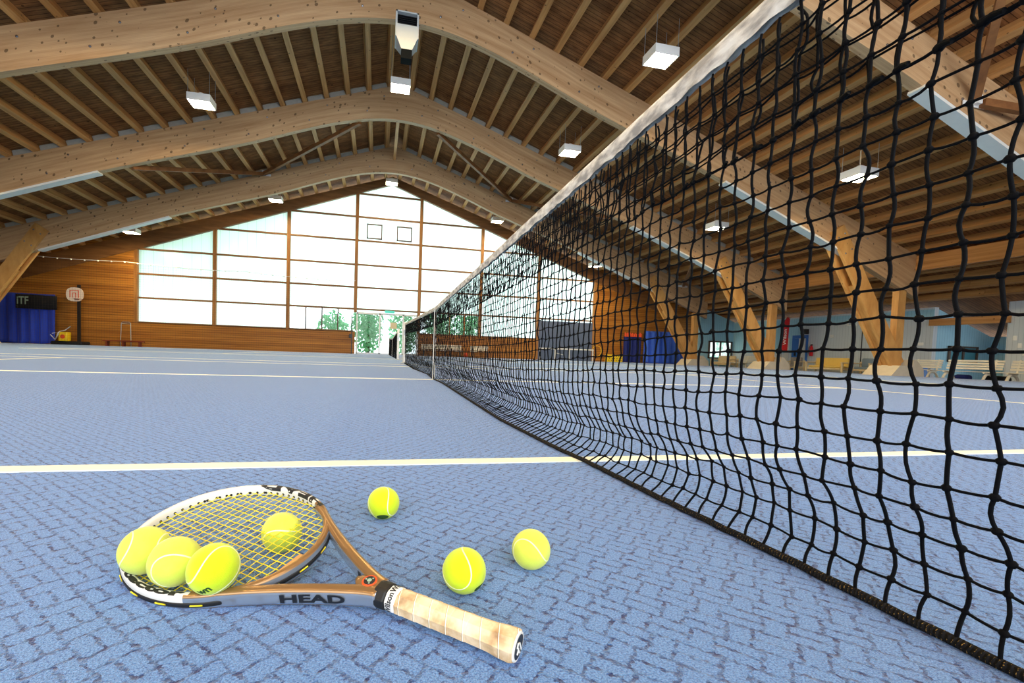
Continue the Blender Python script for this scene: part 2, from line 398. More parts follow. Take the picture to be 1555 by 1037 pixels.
# ---------------------------------------------------------------- mesh builder
class MB:
    def __init__(s): s.v = []; s.f = []; s.mi = []; s.uv = None; s.n = 0
    def add(s, v, f, mi=0):
        v = np.asarray(v, float).reshape(-1, 3)
        s.v.append(v)
        for q in f: s.f.append(tuple(int(i)+s.n for i in q)); s.mi.append(mi)
        s.n += len(v)
        return s
    def box(s, lo, hi, mi=0):
        x0, y0, z0 = lo; x1, y1, z1 = hi
        v = [(x0, y0, z0), (x1, y0, z0), (x1, y1, z0), (x0, y1, z0), (x0, y0, z1), (x1, y0, z1), (x1, y1, z1), (x0, y1, z1)]
        return s.add(v, [(0, 3, 2, 1), (4, 5, 6, 7), (0, 1, 5, 4), (1, 2, 6, 5), (2, 3, 7, 6), (3, 0, 4, 7)], mi)
    def cbox(s, c, d, mi=0):
        return s.box([c[i]-d[i]/2 for i in range(3)], [c[i]+d[i]/2 for i in range(3)], mi)
    def bar(s, p0, p1, wid, hgt, up=(0, 0, 1), mi=0):
        p0 = np.array(p0, float); p1 = np.array(p1, float); t = p1-p0; t /= np.linalg.norm(t)
        up = np.array(up, float); sd = np.cross(t, up)
        if np.linalg.norm(sd) < 1e-6: sd = np.cross(t, (1, 0, 0))
        sd /= np.linalg.norm(sd); u = np.cross(sd, t)
        v = []
        for p in (p0, p1):
            for a, b in ((-1, -1), (1, -1), (1, 1), (-1, 1)): v.append(p+sd*a*wid/2+u*b*hgt/2)
        return s.add(v, [(0, 3, 2, 1)[::-1], (4, 5, 6, 7)[::-1], (0, 1, 5, 4)[::-1], (1, 2, 6, 5)[::-1], (2, 3, 7, 6)[::-1], (3, 0, 4, 7)[::-1]], mi)
    def tube(s, pts, r, n=8, caps=True, closed=False, mi=0):
        P = np.asarray(pts, float); k = len(P)
        R = np.full(k, r) if np.isscalar(r) else np.asarray(r, float)
        if closed: T = np.roll(P, -1, 0)-np.roll(P, 1, 0)
        else: T = np.gradient(P, axis=0)
        T /= np.linalg.norm(T, axis=1)[:, None]+1e-12
        mean = np.abs(T).mean(0); ref = np.eye(3)[int(np.argmin(mean))]
        A = np.cross(T, ref); A /= np.linalg.norm(A, axis=1)[:, None]+1e-12
        B = np.cross(T, A)
        an = np.arange(n)*2*np.pi/n
        V = P[:, None, :]+R[:, None, None]*(np.cos(an)[None, :, None]*A[:, None, :]+np.sin(an)[None, :, None]*B[:, None, :])
        V = V.reshape(-1, 3); f = []
        for i in range(k if closed else k-1):
            a0 = i*n; b0 = ((i+1) % k)*n
            for j in range(n):
                j2 = (j+1) % n
                f.append((a0+j, b0+j, b0+j2, a0+j2)[::-1])
        if caps and not closed:
            f.append(tuple(range(n))); f.append(tuple((k-1)*n+j for j in range(n))[::-1])
        return s.add(V, f, mi)
    def cyl(s, p0, p1, r, n=12, mi=0): return s.tube([p0, p1], r, n, True, False, mi)
    def prism(s, poly, axis, a0, a1, mi=0):
        """poly: list of 2D points; axis: extrusion axis 'X','Y','Z'."""
        k = len(poly); v = []
        for a in (a0, a1):
            for p, q in poly:
                v.append({'X': (a, p, q), 'Y': (p, a, q), 'Z': (p, q, a)}[axis])
        f = [tuple(range(k))[::-1], tuple(range(k, 2*k))]
        for i in range(k): f.append((i, (i+1) % k, k+(i+1) % k, k+i))
        return s.add(v, f, mi)
    def lathe(s, prof, c=(0, 0, 0), n=20, axis=2, mi=0):
        v = []; f = []
        for r, h in prof:
            for j in range(n):
                a = 2*math.pi*j/n; p = [r*math.cos(a), r*math.sin(a), h]
                if axis == 0: p = [h, r*math.cos(a), r*math.sin(a)]
                if axis == 1: p = [r*math.sin(a), h, r*math.cos(a)]
                v.append([p[i]+c[i] for i in range(3)])
        for i in range(len(prof)-1):
            for j in range(n): f.append((i*n+j, i*n+(j+1) % n, (i+1)*n+(j+1) % n, (i+1)*n+j))
        f.append(tuple(range(n))[::-1]); f.append(tuple((len(prof)-1)*n+j for j in range(n)))
        return s.add(v, f, mi)
    def ball(s, c, r, nu=12, nv=8, mi=0):
        pr = []
        for i in range(1, nv): a = math.pi*i/nv; pr.append((r*math.sin(a), -r*math.cos(a)))
        return s.lathe(pr, c, nu, 2, mi)
    def rbox(s, lo, hi, r=0.02, mi=0, seg=2):
        import bmesh
        bm = bmesh.new(); bmesh.ops.create_cube(bm, size=1.0)
        c = [(lo[i]+hi[i])/2 for i in range(3)]; d = [hi[i]-lo[i] for i in range(3)]
        for v in bm.verts: v.co = Vector([c[i]+v.co[i]*d[i] for i in range(3)])
        bmesh.ops.bevel(bm, geom=list(bm.edges), offset=min(r, min(d)*0.45), segments=seg, affect='EDGES', profile=0.5)
        bm.verts.index_update()
        V = [tuple(v.co) for v in bm.verts]; Fc = [tuple(v.index for v in f.verts) for f in bm.faces]
        bm.free(); return s.add(V, Fc, mi)
    def build(s, name, mat, parent=None, loc=None, smooth=False, angle=None, bevel=0.0):
        me = bpy.data.meshes.new(name)
        V = np.concatenate(s.v)
        me.from_pydata(V.tolist(), [], s.f)
        mats = mat if isinstance(mat, list) else [mat]
        for mm in mats: me.materials.append(mm)
        if len(mats) > 1: me.polygons.foreach_set('material_index', np.array(s.mi, dtype=np.int32))
        me.polygons.foreach_set('use_smooth', np.full(len(me.polygons), bool(smooth)))
        if s.uv is not None:
            uvl = me.uv_layers.new(name='UVMap')
            idx = np.empty(len(me.loops), dtype=np.int32); me.loops.foreach_get('vertex_index', idx)
            uvl.data.foreach_set('uv', np.asarray(s.uv, dtype=np.float32)[idx].ravel())
        me.update()
        o = bpy.data.objects.new(name, me); COL.objects.link(o)
        if parent is not None:
            o.parent = parent
            if loc == 'world': o.location = -Vector(parent.location)
            elif loc is not None: o.location = loc
        elif loc is not None and loc != 'world': o.location = loc
        if bevel:
            md = o.modifiers.new('soft_edge', 'BEVEL'); md.width = bevel; md.segments = 2; md.limit_method = 'ANGLE'
        if angle and smooth:
            try: me.set_sharp_from_angle(angle=math.radians(angle))
            except Exception: pass
        return o

def tag(o, label, cat, group=None, kind=None):
    o['label'] = label; o['category'] = cat
    if group: o['group'] = group
    if kind: o['kind'] = kind
    return o
def thing(name, label, cat, loc=(0, 0, 0), rot=(0, 0, 0), group=None):
    o = bpy.data.objects.new(name, None); COL.objects.link(o)
    o.empty_display_size = 0.1
    o.location = loc; o.rotation_euler = rot
    return tag(o, label, cat, group)
def struct(name, mb, mat, label=None, parent=None, **kw):
    o = mb.build(name, mat, parent, **kw)
    if parent is None:
        o['kind'] = 'structure'
        if label: o['label'] = label
    return o
def children_of(o): return [c for c in bpy.data.objects if c.parent == o]
def dup(root, loc, rot, label, group, kids=None):
    kids = kids if kids is not None else children_of(root)
    r = root.copy(); COL.objects.link(r); r.location = loc; r.rotation_euler = rot
    r['label'] = label
    if group: r['group'] = group
    for ch in kids:
        c = ch.copy(); COL.objects.link(c); c.parent = r
        for g in children_of(ch):
            d = g.copy(); COL.objects.link(d); d.parent = c
    return r
def text_mesh(body, size, bold=0.0, extrude=0.0, res=3, fine=0.0):
    cu = bpy.data.curves.new('lettering', 'FONT'); cu.body = body; cu.size = size
    cu.align_x = 'CENTER'; cu.align_y = 'CENTER'; cu.offset = bold; cu.extrude = extrude; cu.resolution_u = res
    ob = bpy.data.objects.new('lettering', cu); COL.objects.link(ob)
    bpy.context.view_layer.update()
    me = bpy.data.meshes.new_from_object(ob.evaluated_get(bpy.context.evaluated_depsgraph_get()))
    V = np.array([v.co[:] for v in me.vertices]); Fc = [tuple(p.vertices) for p in me.polygons]
    if fine:
        import bmesh
        bm = bmesh.new(); bm.from_mesh(me); bmesh.ops.triangulate(bm, faces=list(bm.faces))
        for _ in range(6):
            ed = [e for e in bm.edges if e.calc_length() > fine]
            if not ed: break
            bmesh.ops.subdivide_edges(bm, edges=ed, cuts=1); bmesh.ops.triangulate(bm, faces=list(bm.faces))
        bm.verts.index_update()
        V = np.array([v.co[:] for v in bm.verts]); Fc = [tuple(v.index for v in f.verts) for f in bm.faces]; bm.free()
    bpy.data.objects.remove(ob, do_unlink=True); bpy.data.curves.remove(cu); bpy.data.meshes.remove(me)
    return V, Fc
ORD = ['first', 'second', 'third', 'fourth', 'fifth', 'sixth', 'seventh', 'eighth', 'ninth', 'tenth', 'eleventh', 'twelfth', 'thirteenth', 'fourteenth',
       'fifteenth', 'sixteenth', 'seventeenth', 'eighteenth', 'nineteenth', 'twentieth', 'twenty-first', 'twenty-second', 'twenty-third', 'twenty-fourth', 'twenty-fifth', 'twenty-sixth', 'twenty-seventh', 'twenty-eighth', 'twenty-ninth', 'thirtieth']

# ================================================================ SETTING
AF = -0.16                            # annex floor lies a step below the carpet
b = MB(); b.box((-20.9, BACK_Y, -0.4), (20.9, WALL_Y, 0.0)); struct('floor', b, M['carpet'], 'blue woven carpet floor of the tennis hall')
b = MB(); b.box((20.9, BACK_Y, -0.4), (30.5, WALL_Y, AF)); b.box((-XW-0.3, BACK_Y, -0.4), (-20.9, WALL_Y, 0.0))
struct('floor_annex', b, M['annex_floor'], 'grey floor beside the courts')
# roof boarding
def roof_poly(off): return [(-30.5, roof_under(30.5)+off), (0, APEX+off), (30.5, roof_under(30.5)+off)]
b = MB()
lo = [(x, z) for x, z in roof_poly(PUR_H)]; hi = [(x, z) for x, z in roof_poly(PUR_H+0.12)]
b.prism(lo+hi[::-1], 'Y', BACK_Y-0.3, WALL_Y+1.7)
struct('ceiling', b, M['deck'], 'brown boarded underside of the pitched roof')

# ---- far gable wall
MUL = [-15.2, -10.85, -6.5, -2.25, 2.0, 6.35, 10.65, 15.1]
def gable(x): return 11.42 - 0.362*abs(x) if x < 0 else 11.42 - 0.365*abs(x)
b = MB()
T0, T1 = WALL_Y, WALL_Y+0.3
b.prism([(-30.4, 0), (-15.3, 0), (-15.3, roof_under(15.3)+0.25), (-30.4, roof_under(30.4)+0.25)], 'Y', T0, T1)
b.prism([(15.2, -0.16), (25.75, -0.16), (25.75, roof_under(25.75)+0.25), (15.2, roof_under(15.2)+0.25)], 'Y', T0, T1)
b.box((-15.3, T0, 0), (-2.25, T1, 1.48)); b.box((2.0, T0, 0), (10.65, T1, 1.48))
struct('wall_far', b, M['cladding'], 'honey coloured board wall at the far end of the hall')
b = MB(); b.box((10.65, T0, 0), (15.2, T1, 2.85)); struct('wall_panel', b, M['panel'], 'slate blue panel closing the lower right window bay')
# rafters over the window wall
b = MB(); b.prism([(-21, gable(21)), (0, gable(0)), (0, APEX+0.02), (-21, roof_under(21)+0.02)], 'Y', T0-0.05, T1+0.05)
struct('trim_1', b, M['timberx'], 'left rafter over the far window wall')
b = MB(); b.prism([(0, gable(0)), (21, gable(21)), (21, roof_under(21)+0.02), (0, APEX+0.02)], 'Y', T0-0.05, T1+0.05)
struct('trim_2', b, M['timberx'], 'right rafter over the far window wall')
TR = [1.5, 3.0, 4.45, 5.95, 7.55, 9.1, 10.62]
names = ['left end', 'second', 'third', 'central', 'fifth', 'sixth', 'right end']
for i in range(7):
    x0, x1 = MUL[i], MUL[i+1]
    zb = {3: 2.78, 6: 2.85}.get(i, 1.48)
    # glazing clipped by gable: sample columns
    xs = sorted(set([x0, x1] + ([0.0] if x0 < 0 < x1 else [])))
    low = zb
    if i in (2, 4): low = 2.93
    poly = [(x0, low), (x1, low)] + [(x, gable(x)+0.05) for x in xs[::-1]]
    g = MB(); g.add([(x, WALL_Y+0.16, z) for x, z in poly], [tuple(range(len(poly)))])
    wo = struct('window_%d' % (i+1), g, M['poly'], '%s bay of the translucent far window wall' % names[i])
    fr = MB()
    fr.prism([(x0-0.1, zb if i not in (6,) else 0), (x0+0.1, zb if i not in (6,) else 0), (x0+0.1, gable(x0+0.1)+0.08), (x0-0.1, gable(x0-0.1)+0.08)], 'Y', WALL_Y-0.02, WALL_Y+0.3)
    if i == 6: fr.prism([(x1-0.1, 0), (x1+0.1, 0), (x1+0.1, gable(x1)+0.08), (x1-0.1, gable(x1)+0.1)], 'Y', WALL_Y-0.02, WALL_Y+0.3)
    fr.build('mullion', M['timber'], wo)
    fr = MB()
    for z in TR:
        if z < zb-0.05: continue
        if i in (2, 4) and z == 1.5: pass
        xa, xb = x0+0.1, x1-0.1
        # clip by gable line
        lim = (11.42-z)/0.3635
        xa2, xb2 = max(xa, -lim), min(xb, lim)
        if xb2-xa2 < 0.2: continue
        fr.box((xa2, WALL_Y, z-0.055), (xb2, WALL_Y+0.12, z+0.055))
    if fr.n: fr.build('transom', M['timberx'], wo)
    if i in (2, 4):
        p = MB(); p.add([(x0, WALL_Y+0.16, 1.5), (x1, WALL_Y+0.16, 1.5), (x1, WALL_Y+0.16, 2.93), (x0, WALL_Y+0.16, 2.93)], [(0, 1, 2, 3)])
        p.build('clear_pane', M['glass'], wo)
        p = MB()
        for k in (1, 2, 3):
            xx = x0+0.1+(x1-x0-0.2)*k/4; p.box((xx-0.035, WALL_Y+0.02, 1.55), (xx+0.035, WALL_Y+0.18, 2.95))
        p.build('window_bar', M['timber'] if i == 4 else M['brown_frame'], wo)
    if i == 3:
        for xa in (-1.62, 0.36):
            p = MB()
            for q0, q1 in (((xa, 7.72), (xa+0.08, 8.72)), ((xa+0.94, 7.72), (xa+1.02, 8.72)), ((xa, 7.72), (xa+1.02, 7.8)), ((xa, 8.64), (xa+1.02, 8.72))):
                p.box((q0[0], WALL_Y+0.06, q0[1]), (q1[0], WALL_Y+0.15, q1[1]))
            p.build('vent_sash', M['brown_frame'], wo)
# glazed door in the central bay
g = MB(); g.add([(-2.15, WALL_Y+0.15, 0), (1.95, WALL_Y+0.15, 0), (1.95, WALL_Y+0.15, 2.78), (-2.15, WALL_Y+0.15, 2.78)], [(0, 1, 2, 3)])
do = struct('door_1', g, M['glass'], 'glazed double door in the far window wall')
fr = MB()
for x in (-2.12, -0.62, 0.95, 1.92): fr.box((x-0.05, WALL_Y+0.02, 0), (x+0.05, WALL_Y+0.2, 2.78))
fr.box((-2.15, WALL_Y+0.02, 2.68), (1.95, WALL_Y+0.2, 2.8)); fr.box((-2.15, WALL_Y+0.02, 0.0), (1.95, WALL_Y+0.2, 0.1))
fr.build('door_frame', M['white_metal'], do)
fr = MB(); fr.box((-0.9, WALL_Y-0.03, 0.98), (-0.68, WALL_Y+0.02, 1.06)); fr.build('door_handle', M['grey_metal'], do)
ex = MB(); ex.box((-0.3, WALL_Y-0.06, 2.83), (0.35, WALL_Y-0.021, 2.99))
tag(ex.build('exit_sign', M['green_sign']), 'small green exit sign over the glazed door in the far wall', 'sign')

b = MB(); b.box((0.08, WALL_Y-0.01, 1.78), (0.52, WALL_Y+0.015, 2.2)); tag(b.build('door_notice', M['cream_wood']), 'small cream notice on the glazed door in the far wall', 'notice')

# ---- other walls
b = MB(); b.prism([(BACK_Y, 0), (WALL_Y, 0), (WALL_Y, roof_under(XW)+0.28), (BACK_Y, roof_under(XW)+0.28)], 'X', -XW-0.3, -XW); struct('wall_left', b, M['cladding'], 'board wall along the left side of the hall')
# back gable with its window wall
b = MB()
b.prism([(-30.4, 0), (-15.3, 0), (-15.3, roof_under(15.3)+0.25), (-30.4, roof_under(30.4)+0.25)], 'Y', BACK_Y-0.3, BACK_Y)
b.prism([(15.3, 0), (30.4, 0), (30.4, roof_under(30.4)+0.25), (15.3, roof_under(15.3)+0.25)], 'Y', BACK_Y-0.3, BACK_Y)
b.box((-15.3, BACK_Y-0.3, 0), (15.3, BACK_Y, 1.48))
b.prism([(-15.3, gable(15.3)), (0, gable(0)), (15.3, gable(15.3)), (15.3, roof_under(15.3)+0.25), (0, APEX+0.25), (-15.3, roof_under(15.3)+0.25)], 'Y', BACK_Y-0.3, BACK_Y)
struct('wall_back', b, M['cladding'], 'board wall behind the camera')
g = MB(); poly = [(-15.3, 1.48), (15.3, 1.48), (15.3, gable(15.3)), (0, gable(0)), (-15.3, gable(15.3))]
g.add([(x, BACK_Y-0.15, z) for x, z in poly], [tuple(range(5))[::-1]])
wo = struct('window_8', g, M['back_window'], 'daylit window wall behind the camera')
fr = MB()
for x in MUL: fr.prism([(x-0.1, 1.48), (x+0.1, 1.48), (x+0.1, gable(x)), (x-0.1, gable(x))], 'Y', BACK_Y-0.14, BACK_Y+0.05)
fr.build('mullion', M['timber'], wo)

# ---- right annex walls
YA, YB = 23.15, 10.87       # turning corners
def ann(x): return roof_under(x)-0.01
b = MB(); b.prism([(22.55, AF), (XW, AF), (XW, ann(XW)), (22.55, ann(22.55))], 'Y', YA, YA+0.25)
# opening for window is laid over by a window unit
struct('wall_annex_end', b, M['blue_wall'], 'light blue end wall of the side annex, numbered four')
b = MB(); b.prism([(YB, AF), (YA, AF), (YA, ann(XW)), (YB, ann(XW))], 'X', XW, XW+0.25); struct('wall_right', b, M['grey_wall'], 'pale grey boarded side wall of the annex')
b = MB(); b.prism([(17.6, 1.0), (YA-0.0, 1.0), (YA, 3.2), (17.6, 3.2)], 'X', XW-0.02, XW-0.001); b.prism([(YB, 2.75), (17.6, 2.75), (17.6, 3.2), (YB, 3.2)], 'X', XW-0.02, XW-0.001)
struct('wall_right_upper', b, M['blue_wall'], 'light blue upper band of the annex wall')
b = MB(); b.prism([(XW+0.25, AF), (30.3, AF), (30.3, ann(30.3)), (XW+0.25, ann(XW+0.25))], 'Y', YB, YB+0.25); struct('wall_recess', b, M['blue_wall'], 'light blue wall turning into the annex recess')
b = MB(); b.prism([(8.3, AF), (YB, AF), (YB, ann(29.3)), (8.3, ann(29.3))], 'X', 29.3, 29.5); struct('wall_recess_back', b, M['blue_wall'], 'blue wall at the back of the annex recess')
b = MB(); b.prism([(BACK_Y, AF), (8.3, AF), (8.3, ann(XW)), (BACK_Y, ann(XW))], 'X', XW, XW+0.25); struct('wall_right_near', b, M['grey_wall'], 'pale grey boarded annex wall nearer the camera')

# ================================================================ COURT LINES
nl = 0
def court(yc, near):
    lines = []
    for y in (-5.485, -4.115, 4.115, 5.485): lines.append(((-11.885, yc+y-0.03), (11.885, yc+y+0.03)))
    lines.append(((-6.4, yc-0.03), (6.4, yc+0.03)))
    for x in (-6.4, 6.4): lines.append(((x-0.03, yc-4.115), (x+0.03, yc+4.115)))
    for x in (-11.885, 11.885): lines.append(((x-0.05, yc-5.485), (x+0.05, yc+5.485)))
    return lines
NET2 = 16.8
for yc in (0.0, NET2):
    for i, (p, q) in enumerate(court(yc, yc == 0)):
        b = MB(); b.box((p[0], p[1], 0.0), (q[0], q[1], 0.0025 + 0.0004*i))
        nl += 1
        struct('floor_line_%d' % nl, b, M['line'], 'cream white court line on the blue carpet')

# ================================================================ ARCHES
ARCH_WORDS = ['nearest curved timber arch, high at the right behind the net', 'second curved timber arch from the camera, over the near net',
              'third curved timber arch from the camera, beyond the white fan heater', 'farthest curved timber arch, just before the bright window wall']
def arch_mesh(y0):
    b = MB()
    xs = np.concatenate([np.linspace(-20.9, -6.5, 14), np.linspace(-6, 6, 49), np.linspace(6.5, 20.9, 14)])
    xs = np.array(sorted(set(np.round(np.append(xs, 0.0), 4))))
    # smooth the polyline underside
    fine = np.linspace(-20.9, 20.9, 2001); zu = np.interp(np.abs(fine), _ux, _uz)
    kern = np.hanning(141); kern /= kern.sum()
    zs = np.convolve(np.pad(zu, 70, mode='edge'), kern, 'valid')
    zs = np.where(np.abs(fine) > 17, zu, zs)
    under = np.interp(xs, fine, zs)
    top = np.array([min(roof_under(x), APEX-0.06-0.0*x) if abs(x) > 0.2 else roof_under(0.2) for x in xs])
    # square the ends a little
    V = []; UV = []
    rows = [(top, 0), (under, 0), (under, ARCH_T), (top, ARCH_T)]
    for k, (z, dy) in enumerate(rows):
        for i, x in enumerate(xs):
            V.append((x, y0+dy, z[i])); 
            v = (z[i]-under[i]) if True else 0
            UV.append((x, v + (0.31 if k in (2, 3) else 0.0) + (dy*1.0 if k == 2 else 0)))
    n = len(xs); Fc = []
    for r in range(4):
        r2 = (r+1) % 4
        for i in range(n-1): Fc.append((r*n+i, r2*n+i, r2*n+i+1, r*n+i+1))
    Fc.append((0, 3*n, 2*n, n)); Fc.append((n-1, 2*n-1, 3*n-1, 4*n-1))
    b.add(V, Fc); b.uv = np.array(UV)
    return b, (xs, under, top)
bolt_mb = MB(); bolt_mb.lathe([(0.036, -0.012), (0.036, 0.0)], n=10, axis=1); bolt_mb.lathe([(0.02, -0.03), (0.02, -0.012)], n=6, axis=1)
bolt0 = None
block0 = None
for ai, y0 in enumerate(ARCH_Y):
    root = thing('glulam_arch', ARCH_WORDS[ai], 'roof arch', (0, y0, 0), group='curved timber roof arches')
    b, (xs, un_, tp) = arch_mesh(y0); b.build('arch_beam', M['glulam'], root, 'world')
    # pale coated strip on the underside near the struts, one either side
    for sgn in (-1, 1):
        s_ = MB()
        p0 = np.array([sgn*11.45, y0+ARCH_T/2, arch_under(11.45)-0.035]); p1 = np.array([sgn*17.2, y0+ARCH_T/2, arch_under(17.2)-0.035])
        s_.bar(p0, p1, ARCH_T+0.10, 0.07, mi=0)
        s_.build('edge_strip', M['strip'], root, 'world')
    # bolts through the face
    for x, fr in [(x, f) for x in np.arange(-17.5, 18, 2.35) for f in (0.28, 0.72)]:
        xx = x+(0.35 if fr > 0.5 else -0.35)
        z = arch_under(xx)*(1-fr)+roof_under(xx)*fr
        if not in_view((xx, y0, z), 150): continue
        if bolt0 is None:
            bo = bolt_mb.build('bolt', M['steel'], root); bolt0 = bo
        else:
            bo = bolt0.copy(); COL.objects.link(bo); bo.parent = root
        bo.location = (xx, 0, z)
    # pale grey blocks between the purlins on top
    if ai >= 2:
        for sgn in (-1, 1):
            for k in range(23):
                xm = sgn*(0.45+0.87*(k+0.5))
                if not in_view((xm, y0, roof_under(xm)), 60): continue
                if block0 is None:
                    wb = MB(); wb.rbox((-0.34, 0.05, 0.0), (0.34, 0.21, 0.235), 0.05)
                    wo_ = wb.build('infill_block', M['pale_block'], root); block0 = wo_
                else:
                    wo_ = block0.copy(); COL.objects.link(wo_); wo_.parent = root
                wo_.location = (xm, 0, roof_under(xm)+0.01); wo_.rotation_euler = (0, math.atan(SLOPE)*sgn, 0)
    # struts, posts and footings on both sides
    for sgn in (-1, 1):
        if not (in_view((sgn*18, y0, 3), 200) or in_view((sgn*20, y0, 0.5), 200)): continue
        base = np.array([19.95, 0, 0.42] if sgn > 0 else [-20.5, 0, 0.42]); topp = np.array([16.5, 0, 5.60] if sgn > 0 else [-17.0, 0, 5.80])
        d = (topp-base)
        for dy, nm in ((-0.075, 'strut_plank'), (ARCH_T+0.075, 'strut_plank')):
            s_ = MB(); s_.bar(base+d*0.0+(0, y0+dy, 0), topp+(0, y0+dy, 0), 0.13, 0.62, up=(-d[2]*sgn, 0, d[0]*sgn))
            s_.build(nm, M['strut'], root, 'world')
        s_ = MB(); s_.bar(base+d*0.02+(0, y0+ARCH_T/2, 0), base+d*0.62+(0, y0+ARCH_T/2, 0), ARCH_T-0.005, 0.50, up=(-d[2]*sgn, 0, d[0]*sgn)); s_.build('strut_core', M['strut'], root, 'world')
        s_ = MB(); s_.box((sgn*20.1-0.19, y0+0.0, 0.42), (sgn*20.1+0.19, y0+ARCH_T, arch_under(20.1)-0.01)); s_.build('post', M['strut'], root, 'world')
        s_ = MB(); s_.prism([(sgn*19.2, 0.0), (sgn*20.89, 0.0), (sgn*20.85, 0.30), (sgn*20.45, 0.66), (sgn*20.3, 0.66), (sgn*20.28, 0.42), (sgn*19.62, 0.42)][::1 if sgn > 0 else -1], 'Y', y0-0.42, y0+ARCH_T+0.42)
        s_.build('footing', M['concrete'], root, 'world')
        for f in (0.84, 0.95):
            for e in (-0.17, 0.17):
                pb = base+d*f
                nrm = np.array([d[2], 0, -d[0]]); nrm /= np.linalg.norm(nrm); pb = pb+nrm*e
                if bolt0 is not None:
                    bo = bolt0.copy(); COL.objects.link(bo); bo.parent = root; bo.location = (pb[0], -0.14, pb[2])

# eave beams linking the arch ends
for sgn, side in ((-1, 'left'), (1, 'right')):
    for ai in range(len(ARCH_Y)-1):
        ya, yb = ARCH_Y[ai]+ARCH_T+0.01, ARCH_Y[ai+1]-0.01
        if not in_view((sgn*20.7, yb, 3.9), 150): continue
        b = MB(); zc = roof_under(20.75); b.box((sgn*20.75-0.1, ya, zc-0.62), (sgn*20.75+0.1, yb, zc-0.01))
        o = b.build('eave_beam', M['purlin'])
        tag(o, 'deep timber eave beam on the %s, %s bay from the camera' % (side, ORD[ai]), 'beam', 'eave beams between the arch ends')
b = MB(); b.box((20.65, -3.3, roof_under(20.75)-0.62), (20.85, ARCH_Y[0]-0.01, roof_under(20.75)-0.01))
tag(b.build('eave_beam', M['purlin']), 'deep timber eave beam at the right picture edge, before the nearest arch', 'beam', 'eave beams between the arch ends')

# ================================================================ PURLINS
BAYS = [(-3.30, ARCH_Y[0]+ARCH_T/2, 'roof bay before the nearest arch'), (ARCH_Y[0]+ARCH_T/2, ARCH_Y[1]+ARCH_T/2, 'roof bay before the second arch'),
        (ARCH_Y[1]+ARCH_T/2, ARCH_Y[2]+ARCH_T/2, 'roof bay before the third arch'), (ARCH_Y[2]+ARCH_T/2, ARCH_Y[3]+ARCH_T/2, 'roof bay before the farthest arch'), (ARCH_Y[3]+ARCH_T/2, WALL_Y-0.06, 'roof bay touching the window wall')]
pm = {}
for ya, yb, bn in BAYS:
    L = round(yb-ya-0.01, 3)
    for sgn, side in ((-1, 'left'), (1, 'right')):
        for k in range(29):
            x = sgn*(0.45+0.87*k)
            if abs(x) > 25.3: continue
            zb = roof_under(x)
            if not any(in_view((x, ya+(yb-ya)*t, zb), 160) for t in (0, .25, .5, .75, 1)): continue
            if L not in pm:
                b = MB(); b.box((-0.095, 0.005, 0.0), (0.095, L, PUR_H-0.03))
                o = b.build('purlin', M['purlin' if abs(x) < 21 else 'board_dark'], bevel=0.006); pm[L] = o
            else:
                o = pm[L].copy(); COL.objects.link(o)
            o.location = (x, ya, zb+0.012); o.rotation_euler = (0, math.atan(SLOPE)*sgn, 0)
            tag(o, 'roof purlin, %s from the ridge on the %s slope, %s' % (ORD[k], side, bn), 'purlin', 'timber purlins carrying the roof boards')

# ================================================================ WIND BRACES
def brace(name, p0, p1, label):
    b = MB(); b.bar(p0, p1, 0.14, 0.17)
    return tag(b.build(name, M['brace']), label, 'brace', 'thin diagonal roof braces')
def node_plate(x, y, z, label):
    b = MB(); b.box((x-0.34, y-0.05, z-0.06), (x+0.34, y-0.035, z+0.06)); b.box((x-0.08, y-0.16, z-0.02), (x+0.08, y-0.05, z+0.18))
    return tag(b.build('brace_bracket', M['white_metal']), label, 'bracket', 'white steel brace brackets')
ya, yb = ARCH_Y[2]+ARCH_T, ARCH_Y[3]
bz = lambda x: roof_under(x)-0.30
segs = [(-1.7, -6.9, 'rising left brace from its bracket to the ridge, before the farthest arch'), (-10.4, -6.9, 'low left brace running outward from its bracket, before the farthest arch'),
        (1.7, 6.9, 'rising right brace from its bracket to the ridge, before the farthest arch'), (10.4, 6.9, 'low right brace running outward from its bracket, before the farthest arch'),
        (15.2, 18.9, 'brace beside the right strut, before the farthest arch')]
for xa, xb, lab in segs:
    brace('roof_brace', (xa, ya, arch_under(xa)-0.02), (xb, yb-0.1, bz(xb)+0.24 if abs(xb) < 10 else bz(xb)), lab)
for x, lab in ((-6.9, 'white brace bracket on the left of the farthest arch'), (6.9, 'white brace bracket on the right of the farthest arch'), (18.9, 'white brace bracket above the right strut of the farthest arch')):
    node_plate(x, yb, bz(x)+0.22 if abs(x) < 10 else bz(x)-0.04, lab)
b = MB(); b.bar((-0.05, ya+0.02, 10.95), (-0.05, yb-0.05, 11.2), 0.14, 0.22); tag(b.build('ridge_tie', M['purlin']), 'short straight timber tie at the ridge before the farthest arch', 'brace', 'thin diagonal roof braces')
y0 = ARCH_Y[0]
brace('roof_brace', (11.0, 1.05, 8.12), (12.95, y0-0.12, 6.78), 'pale brace meeting the nearest arch from above, at the upper right')
brace('roof_brace', (16.4, 1.7, 6.12), (13.15, y0-0.12, 6.66), 'pale brace leaving the nearest arch toward the right picture edge')
node_plate(13.0, y0, 6.64, 'white brace bracket on the nearest arch behind the net')

